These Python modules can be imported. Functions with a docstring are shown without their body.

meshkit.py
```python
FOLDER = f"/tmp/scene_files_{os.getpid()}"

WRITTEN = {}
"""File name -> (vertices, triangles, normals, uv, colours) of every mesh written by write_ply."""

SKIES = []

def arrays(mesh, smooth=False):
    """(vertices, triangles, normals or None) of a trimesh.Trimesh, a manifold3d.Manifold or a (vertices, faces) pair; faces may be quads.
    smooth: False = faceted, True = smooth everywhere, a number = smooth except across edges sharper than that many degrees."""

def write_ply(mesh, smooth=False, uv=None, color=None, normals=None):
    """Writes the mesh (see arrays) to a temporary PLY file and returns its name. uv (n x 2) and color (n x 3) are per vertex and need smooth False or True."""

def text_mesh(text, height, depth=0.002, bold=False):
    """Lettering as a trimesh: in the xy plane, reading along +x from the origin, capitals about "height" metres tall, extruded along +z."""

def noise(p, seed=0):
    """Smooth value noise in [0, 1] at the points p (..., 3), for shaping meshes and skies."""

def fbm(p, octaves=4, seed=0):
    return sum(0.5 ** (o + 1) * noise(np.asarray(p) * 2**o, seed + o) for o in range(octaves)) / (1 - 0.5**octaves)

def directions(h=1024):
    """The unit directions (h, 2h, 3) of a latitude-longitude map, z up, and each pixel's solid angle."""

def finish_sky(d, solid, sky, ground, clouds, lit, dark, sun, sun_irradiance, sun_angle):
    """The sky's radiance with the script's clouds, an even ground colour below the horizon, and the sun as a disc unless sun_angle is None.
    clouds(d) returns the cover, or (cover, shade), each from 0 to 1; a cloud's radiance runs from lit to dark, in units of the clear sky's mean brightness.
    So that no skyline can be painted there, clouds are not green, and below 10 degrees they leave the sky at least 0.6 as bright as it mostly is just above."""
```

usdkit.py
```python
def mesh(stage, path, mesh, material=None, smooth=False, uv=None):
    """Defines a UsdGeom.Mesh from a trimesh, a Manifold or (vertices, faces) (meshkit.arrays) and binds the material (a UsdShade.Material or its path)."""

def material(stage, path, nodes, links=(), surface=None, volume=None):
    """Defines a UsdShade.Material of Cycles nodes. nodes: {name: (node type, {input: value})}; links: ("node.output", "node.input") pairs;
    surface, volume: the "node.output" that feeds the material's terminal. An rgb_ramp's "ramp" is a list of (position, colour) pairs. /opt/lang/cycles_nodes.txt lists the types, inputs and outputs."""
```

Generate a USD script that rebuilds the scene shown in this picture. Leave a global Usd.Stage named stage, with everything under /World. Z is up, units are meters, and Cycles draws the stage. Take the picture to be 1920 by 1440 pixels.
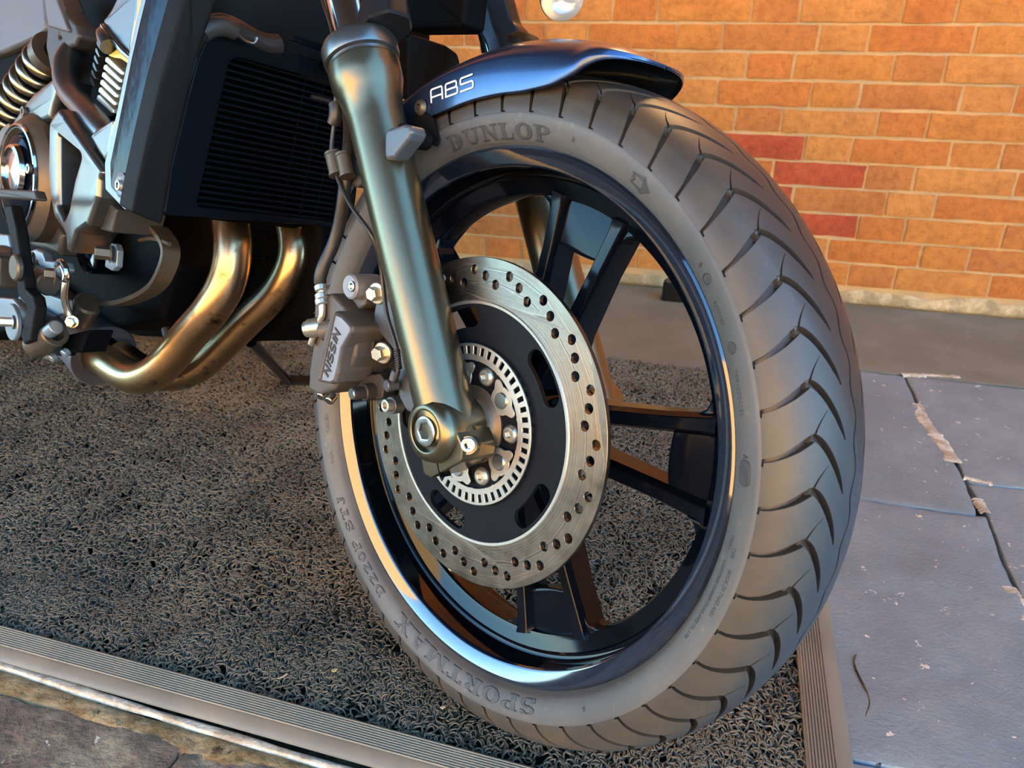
import math, random
import numpy as np, trimesh, mapbox_earcut
from scipy.interpolate import CubicSpline
from scipy.spatial.transform import Rotation as Ro
from shapely.geometry import Polygon, LineString, Point, box, MultiPolygon
from shapely.ops import unary_union
from shapely import affinity
import usdkit, meshkit
from pxr import Usd, UsdGeom, UsdLux, UsdShade, Gf, Sdf, Vt

stage = Usd.Stage.CreateInMemory()
UsdGeom.SetStageUpAxis(stage, 'Z'); UsdGeom.SetStageMetersPerUnit(stage, 1.0)
UsdGeom.Xform.Define(stage, '/World')
A = np.array
random.seed(5); rng = np.random.default_rng(11)
mat = usdkit.material
LK = '/World/Looks/'
UsdGeom.Scope.Define(stage, '/World/Looks')

# ------------------------------------------------------------------ camera
FPX = 1443.0
WC = A([[0.96395606, 0.11818292, -0.23837265], [0.2658978, -0.39649593, 0.87868614], [0.00933191, -0.91039759, -0.41362923]])
CAM = A([0, 0, 0.64404])
cam = UsdGeom.Camera.Define(stage, '/World/camera')
m = np.eye(4); m[:3, 0] = WC[:, 0]; m[:3, 1] = -WC[:, 1]; m[:3, 2] = -WC[:, 2]; m[:3, 3] = CAM
cam.AddTransformOp().Set(Gf.Matrix4d(*m.T.ravel().tolist()))
cam.CreateHorizontalApertureAttr(36.0); cam.CreateFocalLengthAttr(36.0 * FPX / 1920)
cam.CreateClippingRangeAttr(Gf.Vec2f(0.05, 200))
cam.CreateFStopAttr(11.0); cam.CreateFocusDistanceAttr(0.75)
cam.CreateExposureAttr(0.8)

# ------------------------------------------------------------------ light: open sky over the yard, an added warm lamp out of view
dome = UsdLux.DomeLight.Define(stage, '/World/sky')
dome.CreateIntensityAttr(1.0)
SUN_EL, SUN_AZ = 42.0, 12.0       # the sun stands behind the brick building: the bike is in its shade, the house across the street is lit
sd = A([math.sin(math.radians(SUN_AZ)) * math.cos(math.radians(SUN_EL)), math.cos(math.radians(SUN_AZ)) * math.cos(math.radians(SUN_EL)), math.sin(math.radians(SUN_EL))])
sky = mat(stage, LK + 'sky', {'s': ('sky_texture', {'sky_type': 'multiple_scattering', 'sun_disc': False, 'sun_elevation': math.radians(SUN_EL), 'sun_rotation': math.radians(SUN_AZ), 'altitude': 50.0, 'ozone_density': 1.0}), 'tint': ('mix_color', {'blend_type': 'multiply', 'fac': 1.0, 'b': (.74, 1.0, 1.04)}),
                              'b': ('background_shader', {'strength': 0.38})}, [('s.color', 'tint.a'), ('tint.result', 'b.color')], surface='b.background')
UsdShade.MaterialBindingAPI.Apply(dome.GetPrim()).Bind(sky)
sun = UsdLux.DistantLight.Define(stage, '/World/sun'); sun.CreateNormalizeAttr(True); sun.CreateAngleAttr(0.53); sun.CreateIntensityAttr(10.0); sun.CreateColorAttr(Gf.Vec3f(1, .80, .55))
zf = np.stack([np.cross([0, 0, 1.0], sd) / np.linalg.norm(np.cross([0, 0, 1.0], sd)), np.cross(sd, np.cross([0, 0, 1.0], sd)) / np.linalg.norm(np.cross([0, 0, 1.0], sd)), sd], 1)
m = np.eye(4); m[:3, :3] = zf; sun.AddTransformOp().Set(Gf.Matrix4d(*m.T.ravel().tolist()))
lamp = UsdLux.SphereLight.Define(stage, '/World/added_warm_lamp')  # unseen lamp, added to warm and brighten the wall
lamp.CreateRadiusAttr(0.09); lamp.CreateIntensityAttr(62.0); lamp.CreateColorAttr(Gf.Vec3f(1, .60, .26))
lamp.AddTranslateOp().Set(Gf.Vec3d(0.10, 1.78, 1.62))

# ------------------------------------------------------------------ frames and unprojection
CTR = A([-0.16133063, 0.64999001, 0.30630571])
RW = A([[0.86727328, 0.10679466, -0.4862427], [-0.49782152, 0.19248901, -0.8456487], [0.00328561, 0.97547059, 0.22010526]])   # wheel: forward, up, axle towards the viewer
NA = RW[:, 2]
BD = A([[0.89481091, -0.43163386, 0.11404228], [-0.44644533, -0.86512427, 0.22857508], [0, 0.25544512, 0.96682356]])         # body: forward, right, up
SG = A([-0.37756149, 0.43169344, 0.81919967]); SG = SG / np.linalg.norm(SG)
E1 = np.cross(SG, NA); E1 /= np.linalg.norm(E1)

def ray(p): return WC @ A([(p[0] - 960) / FPX, (p[1] - 720) / FPX, 1.0])
def onplane(p, p0, nn):
    d = ray(p); return CAM + d * (((p0 - CAM) @ nn) / (d @ nn))
def W(p, o): return onplane(p, CTR + NA * o, NA)                   # a point of the wheel's plane at offset o
def S(p, r): return onplane(p, CTR + BD[:, 1] * r, BD[:, 1])        # a point of the bike's side plane at offset r
FT = -0.12
FN = BD @ A([math.cos(FT), 0, math.sin(FT)])
def FR(p, f): return onplane(p, CTR + BD[:, 0] * f, FN)             # a point of the radiator's plane
def G(p, z=0.0): return onplane(p, A([0, 0, z]), A([0, 0, 1.0]))
WALLY = 2.165
def WL(p): return onplane(p, A([0, WALLY, 0]), A([0, 1.0, 0]))
def frame(o, x, y, z):
    M = np.eye(4); M[:3, 0], M[:3, 1], M[:3, 2], M[:3, 3] = x, y, z, o; return M
WF = frame(CTR, RW[:, 0], RW[:, 1], NA)
def zframe(o, z, xh=(0, 0, 1)):
    z = A(z, float) / np.linalg.norm(z); x = A(xh, float) - z * (A(xh, float) @ z)
    if np.linalg.norm(x) < 1e-3: x = np.cross(z, [0.3, 1, 0.2])
    x /= np.linalg.norm(x); return frame(A(o, float), x, np.cross(z, x), z)
SF = frame(CTR, BD[:, 0], np.cross(BD[:, 1], BD[:, 0]), BD[:, 1])     # side plane: x forward, y up-ish, z to the right
def inframe(M, P): return (A(P) - M[:3, 3]) @ M[:3, :3]
def put(mesh, M):
    v = np.asarray(mesh.vertices) @ M[:3, :3].T + M[:3, 3]
    f = np.asarray(mesh.faces)
    if np.linalg.det(M[:3, :3]) < 0: f = f[:, ::-1]
    return trimesh.Trimesh(v, f, process=False)
cat = trimesh.util.concatenate

# ------------------------------------------------------------------ scene tree
used = {}
def numbered(parent, name):
    k = used.get((parent, name), 0); used[(parent, name)] = k + 1
    return f'{parent}/{name}' + (f'_{k:03d}' if k else '')
ORG = {}
def org(path):
    while path and path not in ORG: path = path.rpartition('/')[0]
    return ORG.get(path, A([0, 0, 0.0]))
def data(prim, **kw):
    for k, v in kw.items():
        if v is not None: prim.SetCustomDataByKey(k, v)
def obj(name, mesh, material, parent='/World', smooth=35, label=None, category=None, group=None, kind=None):
    path = numbered(parent, name)
    if parent == '/World': ORG[path] = A([0, 0, 0.0])
    mesh = mesh if isinstance(mesh, trimesh.Trimesh) else trimesh.Trimesh(*mesh, process=False)
    mm = usdkit.mesh(stage, path, trimesh.Trimesh(np.asarray(mesh.vertices) - org(path), mesh.faces, process=False), material, smooth=smooth)
    data(mm.GetPrim(), label=label, category=category, group=group, kind=kind)
    return path
def thing(name, loc, label=None, category=None, group=None, kind=None):
    path = numbered('/World', name); x = UsdGeom.Xform.Define(stage, path)
    x.AddTranslateOp().Set(Gf.Vec3d(*map(float, loc))); ORG[path] = A(loc, float)
    data(x.GetPrim(), label=label, category=category, group=group, kind=kind)
    return path

# ------------------------------------------------------------------ shapes
def rpts(pts, r=0.0, q=6):
    p = Polygon(pts).buffer(0)
    if r: p = p.buffer(-r, quad_segs=q).buffer(2 * r, quad_segs=q).buffer(-r, quad_segs=q)
    if isinstance(p, MultiPolygon): p = max(p.geoms, key=lambda g: g.area)
    return p
def rings(p):
    from shapely.geometry.polygon import orient
    p = orient(p); return [A(p.exterior.coords)[:-1, :2]] + [A(i.coords)[:-1, :2] for i in p.interiors]
def inset(r, c):
    a, b = r - np.roll(r, 1, 0), np.roll(r, -1, 0) - r
    na, nb = [np.stack([-v[:, 1], v[:, 0]], 1) / (np.linalg.norm(v, axis=1, keepdims=True) + 1e-12) for v in (a, b)]
    n = na + nb; l = np.linalg.norm(n, axis=1, keepdims=True); n = n / np.maximum(l, .3)
    cosh = np.maximum((n * na).sum(1, keepdims=True), .5)
    return r + n * c / cosh
def chext(poly, h, c=0.0008, steps=1):
    """Extrusion from z=0 to z=h whose edges are chamfered (or rounded in steps)."""
    polys = list(poly.geoms) if hasattr(poly, 'geoms') else [poly]
    out = []
    for p in polys:
        if p.area < 1e-10: continue
        R = rings(p.simplify(1e-6)); N = sum(map(len, R)); ends = np.cumsum([len(r) for r in R])
        lv = []
        for k in range(steps + 1):
            a = math.pi / 2 * k / steps; lv.append((c * (1 - math.sin(a)), c * (1 - math.cos(a))))
        layers = lv + [(i, h - z) for i, z in lv[::-1]]
        V = [np.column_stack([np.vstack([inset(r, i) for r in R]), np.full(N, z)]) for i, z in layers]
        tri = mapbox_earcut.triangulate_float64(np.ascontiguousarray(V[-1][:, :2]), ends.astype(np.uint32)).reshape(-1, 3).astype(int)
        if len(tri):
            t = V[-1][tri]; ar = np.cross(t[:, 1] - t[:, 0], t[:, 2] - t[:, 0])[:, 2]; tri[ar < 0] = tri[ar < 0][:, ::-1]
        F = [tri + N * (len(V) - 1), tri[:, ::-1]]
        s = 0
        for e in ends:
            i = np.arange(s, e); j = np.roll(i, -1); s = e
            for k in range(len(V) - 1):
                a, b = k * N, (k + 1) * N
                F += [np.stack([i + a, j + a, j + b], 1), np.stack([i + a, j + b, i + b], 1)]
        out.append(trimesh.Trimesh(np.vstack(V), np.vstack(F), process=False))
    return cat(out)
def lathe(prof, seg=64, a0=0.0, a1=2 * math.pi):
    prof = A(prof, float); full = abs(a1 - a0 - 2 * math.pi) < 1e-6
    t = np.linspace(a0, a1, seg + (0 if full else 1), endpoint=not full)
    V = np.stack([prof[None, :, 0] * np.cos(t)[:, None], prof[None, :, 0] * np.sin(t)[:, None], np.broadcast_to(prof[None, :, 1], (len(t), len(prof)))], -1)
    n = len(prof); i, j = np.meshgrid(np.arange(len(t) if full else len(t) - 1), np.arange(n - 1), indexing='ij')
    i2 = (i + 1) % len(t)
    a, b, c, d = i * n + j, i2 * n + j, i2 * n + j + 1, i * n + j + 1
    F = np.vstack([np.stack([a, b, c], -1).reshape(-1, 3), np.stack([a, c, d], -1).reshape(-1, 3)])
    return trimesh.Trimesh(V.reshape(-1, 3), F, process=False)
def cyl(r, z0, z1, c=0.0006, seg=32):
    return lathe([(1e-5, z0), (r - c, z0), (r, z0 + c), (r, z1 - c), (r - c, z1), (1e-5, z1)], seg)
def spline(pts, n=40):
    pts = A(pts, float); t = np.r_[0, np.cumsum(np.linalg.norm(np.diff(pts, axis=0), axis=1))]
    return CubicSpline(t, pts)(np.linspace(0, t[-1], n))
def tube(pts, r, sides=16, n=40, smooth=True, flat=None):
    P = spline(pts, n) if smooth and len(pts) > 2 else A(pts, float)
    r = np.interp(np.linspace(0, 1, len(P)), np.linspace(0, 1, len(np.atleast_1d(r))), np.atleast_1d(r))
    T = np.gradient(P, axis=0); T /= np.linalg.norm(T, axis=1, keepdims=True)
    x = np.cross(T[0], [0.2, 0.1, 1.0]); x /= np.linalg.norm(x); V = []
    a = np.arange(sides) * 2 * np.pi / sides
    for k in range(len(P)):
        x = x - T[k] * (x @ T[k]); x /= np.linalg.norm(x); y = np.cross(T[k], x)
        V.append(P[k] + r[k] * (np.cos(a)[:, None] * x + np.sin(a)[:, None] * y))
    V = np.vstack(V + [P[:1], P[-1:]]); L = len(P); F = []
    i = np.arange(sides); j = (i + 1) % sides
    for k in range(L - 1):
        F += [np.stack([k * sides + i, k * sides + j, (k + 1) * sides + j], 1), np.stack([k * sides + i, (k + 1) * sides + j, (k + 1) * sides + i], 1)]
    F += [np.stack([j, i, np.full(sides, L * sides)], 1), np.stack([(L - 1) * sides + i, (L - 1) * sides + j, np.full(sides, L * sides + 1)], 1)]
    return trimesh.Trimesh(V, np.vstack(F), process=False)
def hexpoly(r, rot=0): return Polygon([(r * math.cos(rot + k * math.pi / 3), r * math.sin(rot + k * math.pi / 3)) for k in range(6)])
def hexbolt(M, rf, rh, h):
    top = chext(hexpoly(rh, .3), h, .0007); 
    cupp = lathe([(rh * .66, h), (rh * .62, h - .0012), (1e-5, h - .0016)], 24)
    return put(cat([lathe([(1e-5, 0), (rf, 0), (rf, .0008), (rf * .93, .0014), (1e-5, .002)], 32), top]), M)
def sockbolt(M, r, h, hole, dep=None):
    dep = dep or h * .75
    head = Point(0, 0).buffer(r, quad_segs=10).difference(hexpoly(hole, .2))
    t = chext(head, h, r * .12, 2)
    return put(cat([t, lathe([(1e-5, h - dep), (hole * 1.02, h - dep)], 12)]), M)
def plate(pix, r, th, rad=0.0, c=0.001, holes=(), proj=S, M=SF, steps=2):
    """A traced outline as a real plate in the side plane at offset r, th thick to the inside."""
    P = inframe(M, [proj(p, r) for p in pix])
    poly = rpts(P[:, :2], rad)
    for h in holes:
        H = inframe(M, [proj(p, r) for p in h]); poly = poly.difference(rpts(H[:, :2], min(rad, .004)))
    m2 = chext(poly, th, c, steps); m2.vertices[:, 2] += P[0, 2] - th
    return put(m2, M)

def WP(pix, z): return [inframe(WF, W(p, z))[:2] for p in pix]
def wplate(pix, ztop, th, rad=0.0, c=.001, steps=3, z_trace=None):
    m_ = chext(rpts(WP(pix, ztop if z_trace is None else z_trace), rad), th, c, steps); m_.apply_translation([0, 0, ztop - th]); return put(m_, WF)

# ------------------------------------------------------------------ materials
def pbr(name, base, rough=.5, metal=0.0, coat=0.0, bump=None, var=None, spec=.5, dirt=None, coat_r=.03, **kw):
    """bump: (scale, strength); var: (scale, colour 2, low, high); dirt: (scale, colour, low, high)"""
    nd = {'p': ('principled_bsdf', {'base_color': base, 'roughness': rough, 'metallic': metal, 'coat_weight': coat, 'coat_roughness': coat_r, 'specular_ior_level': spec, **kw}), 'tc': ('geometry', {})}
    ln = []; cur = None
    if var:
        nd['vn'] = ('noise_texture', {'scale': var[0], 'detail': 5.0, 'roughness': .6}); nd['vr'] = ('rgb_ramp', {'ramp': [(var[2], base), (var[3], var[1])]})
        ln += [('tc.position', 'vn.vector'), ('vn.fac', 'vr.fac')]; cur = 'vr.color'
    if dirt:
        nd['dn'] = ('noise_texture', {'scale': dirt[0], 'detail': 6.0, 'roughness': .65}); nd['dr'] = ('map_range', {'from_min': dirt[2], 'from_max': dirt[3], 'clamp': True})
        nd['dm'] = ('mix_color', {'a': base, 'b': dirt[1]}); ln += [('tc.position', 'dn.vector'), ('dn.fac', 'dr.value'), ('dr.result', 'dm.fac')]
        if cur: ln.append((cur, 'dm.a'))
        cur = 'dm.result'
    if cur: ln.append((cur, 'p.base_color'))
    if bump:
        nd['bn'] = ('noise_texture', {'scale': bump[0], 'detail': 4.0}); nd['bu'] = ('bump', {'strength': bump[1], 'distance': bump[2] if len(bump) > 2 else .001})
        ln += [('tc.position', 'bn.vector'), ('bn.fac', 'bu.height'), ('bu.normal', 'p.normal')]
    return mat(stage, LK + name, nd, ln, surface='p.BSDF')
MT = {}
MT['gloss'] = pbr('gloss_black', (.0012, .0015, .0022), .05, 0, 0.0, spec=.26)
MT['rim_highlight'] = pbr('flange_highlight', (.004, .006, .010), .07, 0, 1.0, spec=.8)  # same rim paint, lighter and glossier here to put in its bright reflection
MT['guard'] = pbr('guard_black', (.010, .009, .009), .22, 0, 0, spec=.2)
MT['spoke'] = pbr('spoke_black', (.0020, .0026, .004), .12, 0, 0, spec=.17)
MT['fender'] = pbr('fender_sky_reflection', (.045, .070, .125), .27, 0.9, .4, coat_r=.08, bump=(900, .04))  # black paint with the blue of the reflected sky put into its base colour
MT['matte'] = pbr('matte_black', (.0045, .0038, .003), .55, spec=.10, bump=(600, .15))
MT['near_black'] = pbr('dark_black', (.0007, .0007, .0009), .7, spec=.06)  # even near-black, used for engine masses and backings
MT['fin'] = pbr('fin_black', (.002, .0026, .0042), .36, .0, spec=.10)
MT['fork'] = pbr('fork_gunmetal', (.18, .148, .088), .27, .95, bump=(2500, .10, .0004))
MT['forkm'] = pbr('fork_boss', (.10, .10, .10), .42, .6, bump=(2500, .1, .0004))
MT['chrome'] = pbr('chrome', (.66, .66, .66), .11, 1.0)
MT['steel'] = pbr('bright_steel', (.55, .52, .46), .22, 1.0, bump=(700, .08))
MT['zinc'] = pbr('zinc_plated', (.62, .56, .42), .3, .9, bump=(500, .1))
MT['caliper'] = pbr('caliper_grey', (.10, .078, .056), .5, .35, bump=(3000, .2, .0004), var=(60, (.085, .072, .06), .4, .6))
MT['calface'] = pbr('caliper_face', (.23, .225, .225), .45, .4, bump=(3000, .2, .0004))
MT['carrier'] = pbr('carrier_black', (.006, .0068, .008), .45, .0, spec=.10, bump=(1500, .05))
MT['sensor'] = pbr('tone_ring', (.50, .46, .37), .36, .9, bump=(900, .1))
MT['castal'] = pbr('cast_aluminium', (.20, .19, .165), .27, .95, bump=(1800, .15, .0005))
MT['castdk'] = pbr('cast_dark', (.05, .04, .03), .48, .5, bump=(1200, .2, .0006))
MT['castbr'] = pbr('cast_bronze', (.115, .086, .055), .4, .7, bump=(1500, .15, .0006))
MT['pale'] = pbr('pale_aluminium', (.24, .27, .27), .38, .7, bump=(900, .1))
MT['pipe'] = pbr('header_steel', (.58, .37, .155), .28, 1.0, var=(14, (.45, .31, .18), .35, .65), dirt=(40, (.10, .055, .03), .60, .72), bump=(120, .06))
MT['muffler'] = pbr('muffler_grey', (.085, .085, .092), .42, .5)
MT['hose'] = pbr('hose_rubber', (.018, .014, .010), .38)
MT['white'] = pbr('badge_silver', (.75, .76, .78), .35, .2)
MT['lens'] = mat(stage, LK + 'lens', {'p': ('principled_bsdf', {'base_color': (.9, .92, .9), 'roughness': .15, 'transmission_weight': .7, 'ior': 1.45})}, surface='p.BSDF')
MT['mirror'] = pbr('dark_chrome', (.004, .005, .007), .08, 0.0, spec=.25, ior=1.2, bump=(8, .25, .003))
MT['grey'] = pbr('grey_panel', (.075, .064, .055), .42, .1)
MT['spring'] = pbr('spring_steel', (.40, .33, .23), .25, 1.0)
MT['gold'] = pbr('fin_alloy', (.62, .58, .44), .35, .85)
MT['yellow'] = pbr('yellow_reflection_tint', (.55, .45, .06), .35, .3)  # colour of a yellow reflection by the cooling fins

def rubber(name, base, dust, lo, hi, rough=.52):
    nd = {'g': ('geometry', {}), 'n': ('noise_texture', {'scale': 22.0, 'detail': 7.0, 'roughness': .68}), 'r': ('map_range', {'from_min': lo, 'from_max': hi, 'clamp': True}),
          'a': ('attribute', {'attribute': 'dust'}), 'mu': ('math', {'math_type': 'multiply'}), 'm': ('mix_color', {'a': base, 'b': dust}), 'b': ('noise_texture', {'scale': 900.0, 'detail': 3.0}),
          'bu': ('bump', {'strength': .12, 'distance': .0005}), 'p': ('principled_bsdf', {'roughness': rough, 'specular_ior_level': .55})}
    return mat(stage, LK + name, nd, [('g.position', 'n.vector'), ('n.fac', 'r.value'), ('r.result', 'mu.value1'), ('a.fac', 'mu.value2'), ('mu.value', 'm.fac'), ('m.result', 'p.base_color'), ('g.position', 'b.vector'), ('b.fac', 'bu.height'), ('bu.normal', 'p.normal')], surface='p.BSDF')
MT['rubber'] = rubber('tyre_rubber', (.016, .0165, .017), (.058, .040, .022), .05, .66, .46)
MT['sidewall'] = pbr('tyre_sidewall', (.056, .055, .050), .5, var=(7, (.092, .085, .072), .35, .7), bump=(900, .1, .0004), dirt=(60, (.17, .15, .12), .62, .8), spec=.45)
MT['letter'] = pbr('tyre_lettering', (.036, .034, .030), .5)
def primvar(path, name, vals):
    UsdGeom.PrimvarsAPI(stage.GetPrimAtPath(path)).CreatePrimvar(name, Sdf.ValueTypeNames.FloatArray, 'vertex').Set(Vt.FloatArray.FromNumpy(np.asarray(vals, np.float32)))
nd = {'at': ('attribute', {'attribute': 'rad'}), 'w': ('noise_texture', {'dimensions': '1D', 'scale': 700.0, 'detail': 5.0, 'roughness': .75}),
      'r': ('rgb_ramp', {'ramp': [(.3, (.13, .108, .08)), (.7, (.30, .26, .205))]}), 'g': ('geometry', {}), 'n2': ('noise_texture', {'scale': 30.0, 'detail': 4.0}),
      'rr': ('map_range', {'from_min': .3, 'from_max': .7, 'to_min': .24, 'to_max': .38}), 'bu': ('bump', {'strength': .35, 'distance': .0003}), 'p': ('principled_bsdf', {'metallic': 1.0})}
MT['disc'] = mat(stage, LK + 'brushed_disc', nd, [('at.fac', 'w.w'), ('w.fac', 'r.fac'), ('r.color', 'p.base_color'), ('w.fac', 'bu.height'), ('bu.normal', 'p.normal'), ('g.position', 'n2.vector'), ('n2.fac', 'rr.value'), ('rr.result', 'p.roughness')], surface='p.BSDF')

def brick_mat(name, c1, c2):
    nd = {'g': ('geometry', {}), 'n': ('noise_texture', {'scale': 9.0, 'detail': 6.0, 'roughness': .65}), 'r': ('rgb_ramp', {'ramp': [(.3, c1), (.7, c2)]}),
          'n2': ('noise_texture', {'scale': 48.0, 'detail': 7.0, 'roughness': .72}), 'm': ('mix_color', {'blend_type': 'multiply', 'fac': .75}), 'r2': ('rgb_ramp', {'ramp': [(.3, (.6, .55, .5)), (.55, (1, 1, 1))]}),
          'bu': ('bump', {'strength': 1.0, 'distance': .006}), 'p': ('principled_bsdf', {'roughness': .85, 'specular_ior_level': .2})}
    return mat(stage, LK + name, nd, [('g.position', 'n.vector'), ('n.fac', 'r.fac'), ('g.position', 'n2.vector'), ('n2.fac', 'r2.fac'), ('r.color', 'm.a'), ('r2.color', 'm.b'), ('m.result', 'p.base_color'), ('n2.fac', 'bu.height'), ('bu.normal', 'p.normal')], surface='p.BSDF')
BR = [brick_mat(f'brick_orange_{k}', c1, c2) for k, (c1, c2) in enumerate([((.37, .125, .025), (.48, .175, .034)), ((.36, .108, .022), (.46, .145, .028)), ((.38, .14, .032), (.49, .19, .042)), ((.33, .105, .024), (.43, .15, .034))])]
BRED = brick_mat('brick_red', (.30, .045, .015), (.39, .075, .022))
MT['mortar'] = pbr('mortar', (.44, .255, .10), .9, bump=(160, .6, .003), var=(14, (.34, .22, .11), .4, .65), spec=.2)
MT['mortarpale'] = pbr('mortar_pale', (.56, .49, .36), .9, bump=(200, .7, .003), var=(40, (.36, .28, .18), .42, .6), spec=.2)
def stone(name, c1, c2, c3, bs=90.0, bst=.5, ns=4.0, rg=.5):
    nd = {'g': ('geometry', {}), 'n': ('noise_texture', {'scale': ns, 'detail': 8.0, 'roughness': .66}), 'r': ('rgb_ramp', {'ramp': [(.3, c1), (.52, c2), (.72, c3)]}),
          'n2': ('noise_texture', {'scale': bs, 'detail': 5.0, 'roughness': .6}), 'n3': ('noise_texture', {'scale': 45.0, 'detail': 3.0, 'roughness': .8}), 'sp': ('map_range', {'from_min': .655, 'from_max': .69, 'clamp': True}),
          'm': ('mix_color', {'b': (.6, .52, .42)}), 'bu': ('bump', {'strength': bst, 'distance': .3 / bs}), 'p': ('principled_bsdf', {'roughness': rg, 'specular_ior_level': .4})}
    return mat(stage, LK + name, nd, [('g.position', 'n.vector'), ('n.fac', 'r.fac'), ('g.position', 'n2.vector'), ('g.position', 'n3.vector'), ('n3.fac', 'sp.value'), ('sp.result', 'm.fac'), ('r.color', 'm.a'), ('m.result', 'p.base_color'), ('n2.fac', 'bu.height'), ('bu.normal', 'p.normal')], surface='p.BSDF')
MT['slate'] = stone('slate_grey', (.125, .160, .165), (.170, .210, .215), (.23, .262, .25), 190.0, 1.0, 5.0)
MT['sand'] = stone('sandstone_brown', (.085, .058, .042), (.20, .145, .092), (.42, .34, .20), 42.0, 1.0, 16.0, .7)
MT['apron'] = pbr('apron_concrete', (.14, .125, .082), .75, spec=.3, bump=(120, .3, .002), var=(6, (.18, .16, .11), .4, .65), dirt=(25, (.36, .31, .22), .66, .74))
MT['joint'] = pbr('joint_dirt', (.05, .034, .02), .95, spec=.1, bump=(150, .7, .003), var=(35, (.16, .11, .06), .45, .65))
MT['loop'] = pbr('loop_vinyl', (.098, .080, .054), .45, var=(9, (.175, .142, .092), .38, .62), spec=.35)
MT['bed'] = pbr('mortar_bed', (.25, .155, .065), .95, spec=.1, bump=(110, 1.0, .004), var=(30, (.42, .30, .15), .42, .62), dirt=(50, (.07, .045, .02), .58, .68))
MT['matbase'] = pbr('mat_backing', (.020, .015, .010), .9, spec=.1)
MT['strip'] = pbr('strip_vinyl', (.150, .132, .098), .38, bump=(200, .05), var=(12, (.185, .158, .112), .4, .6), spec=.5)

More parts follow.
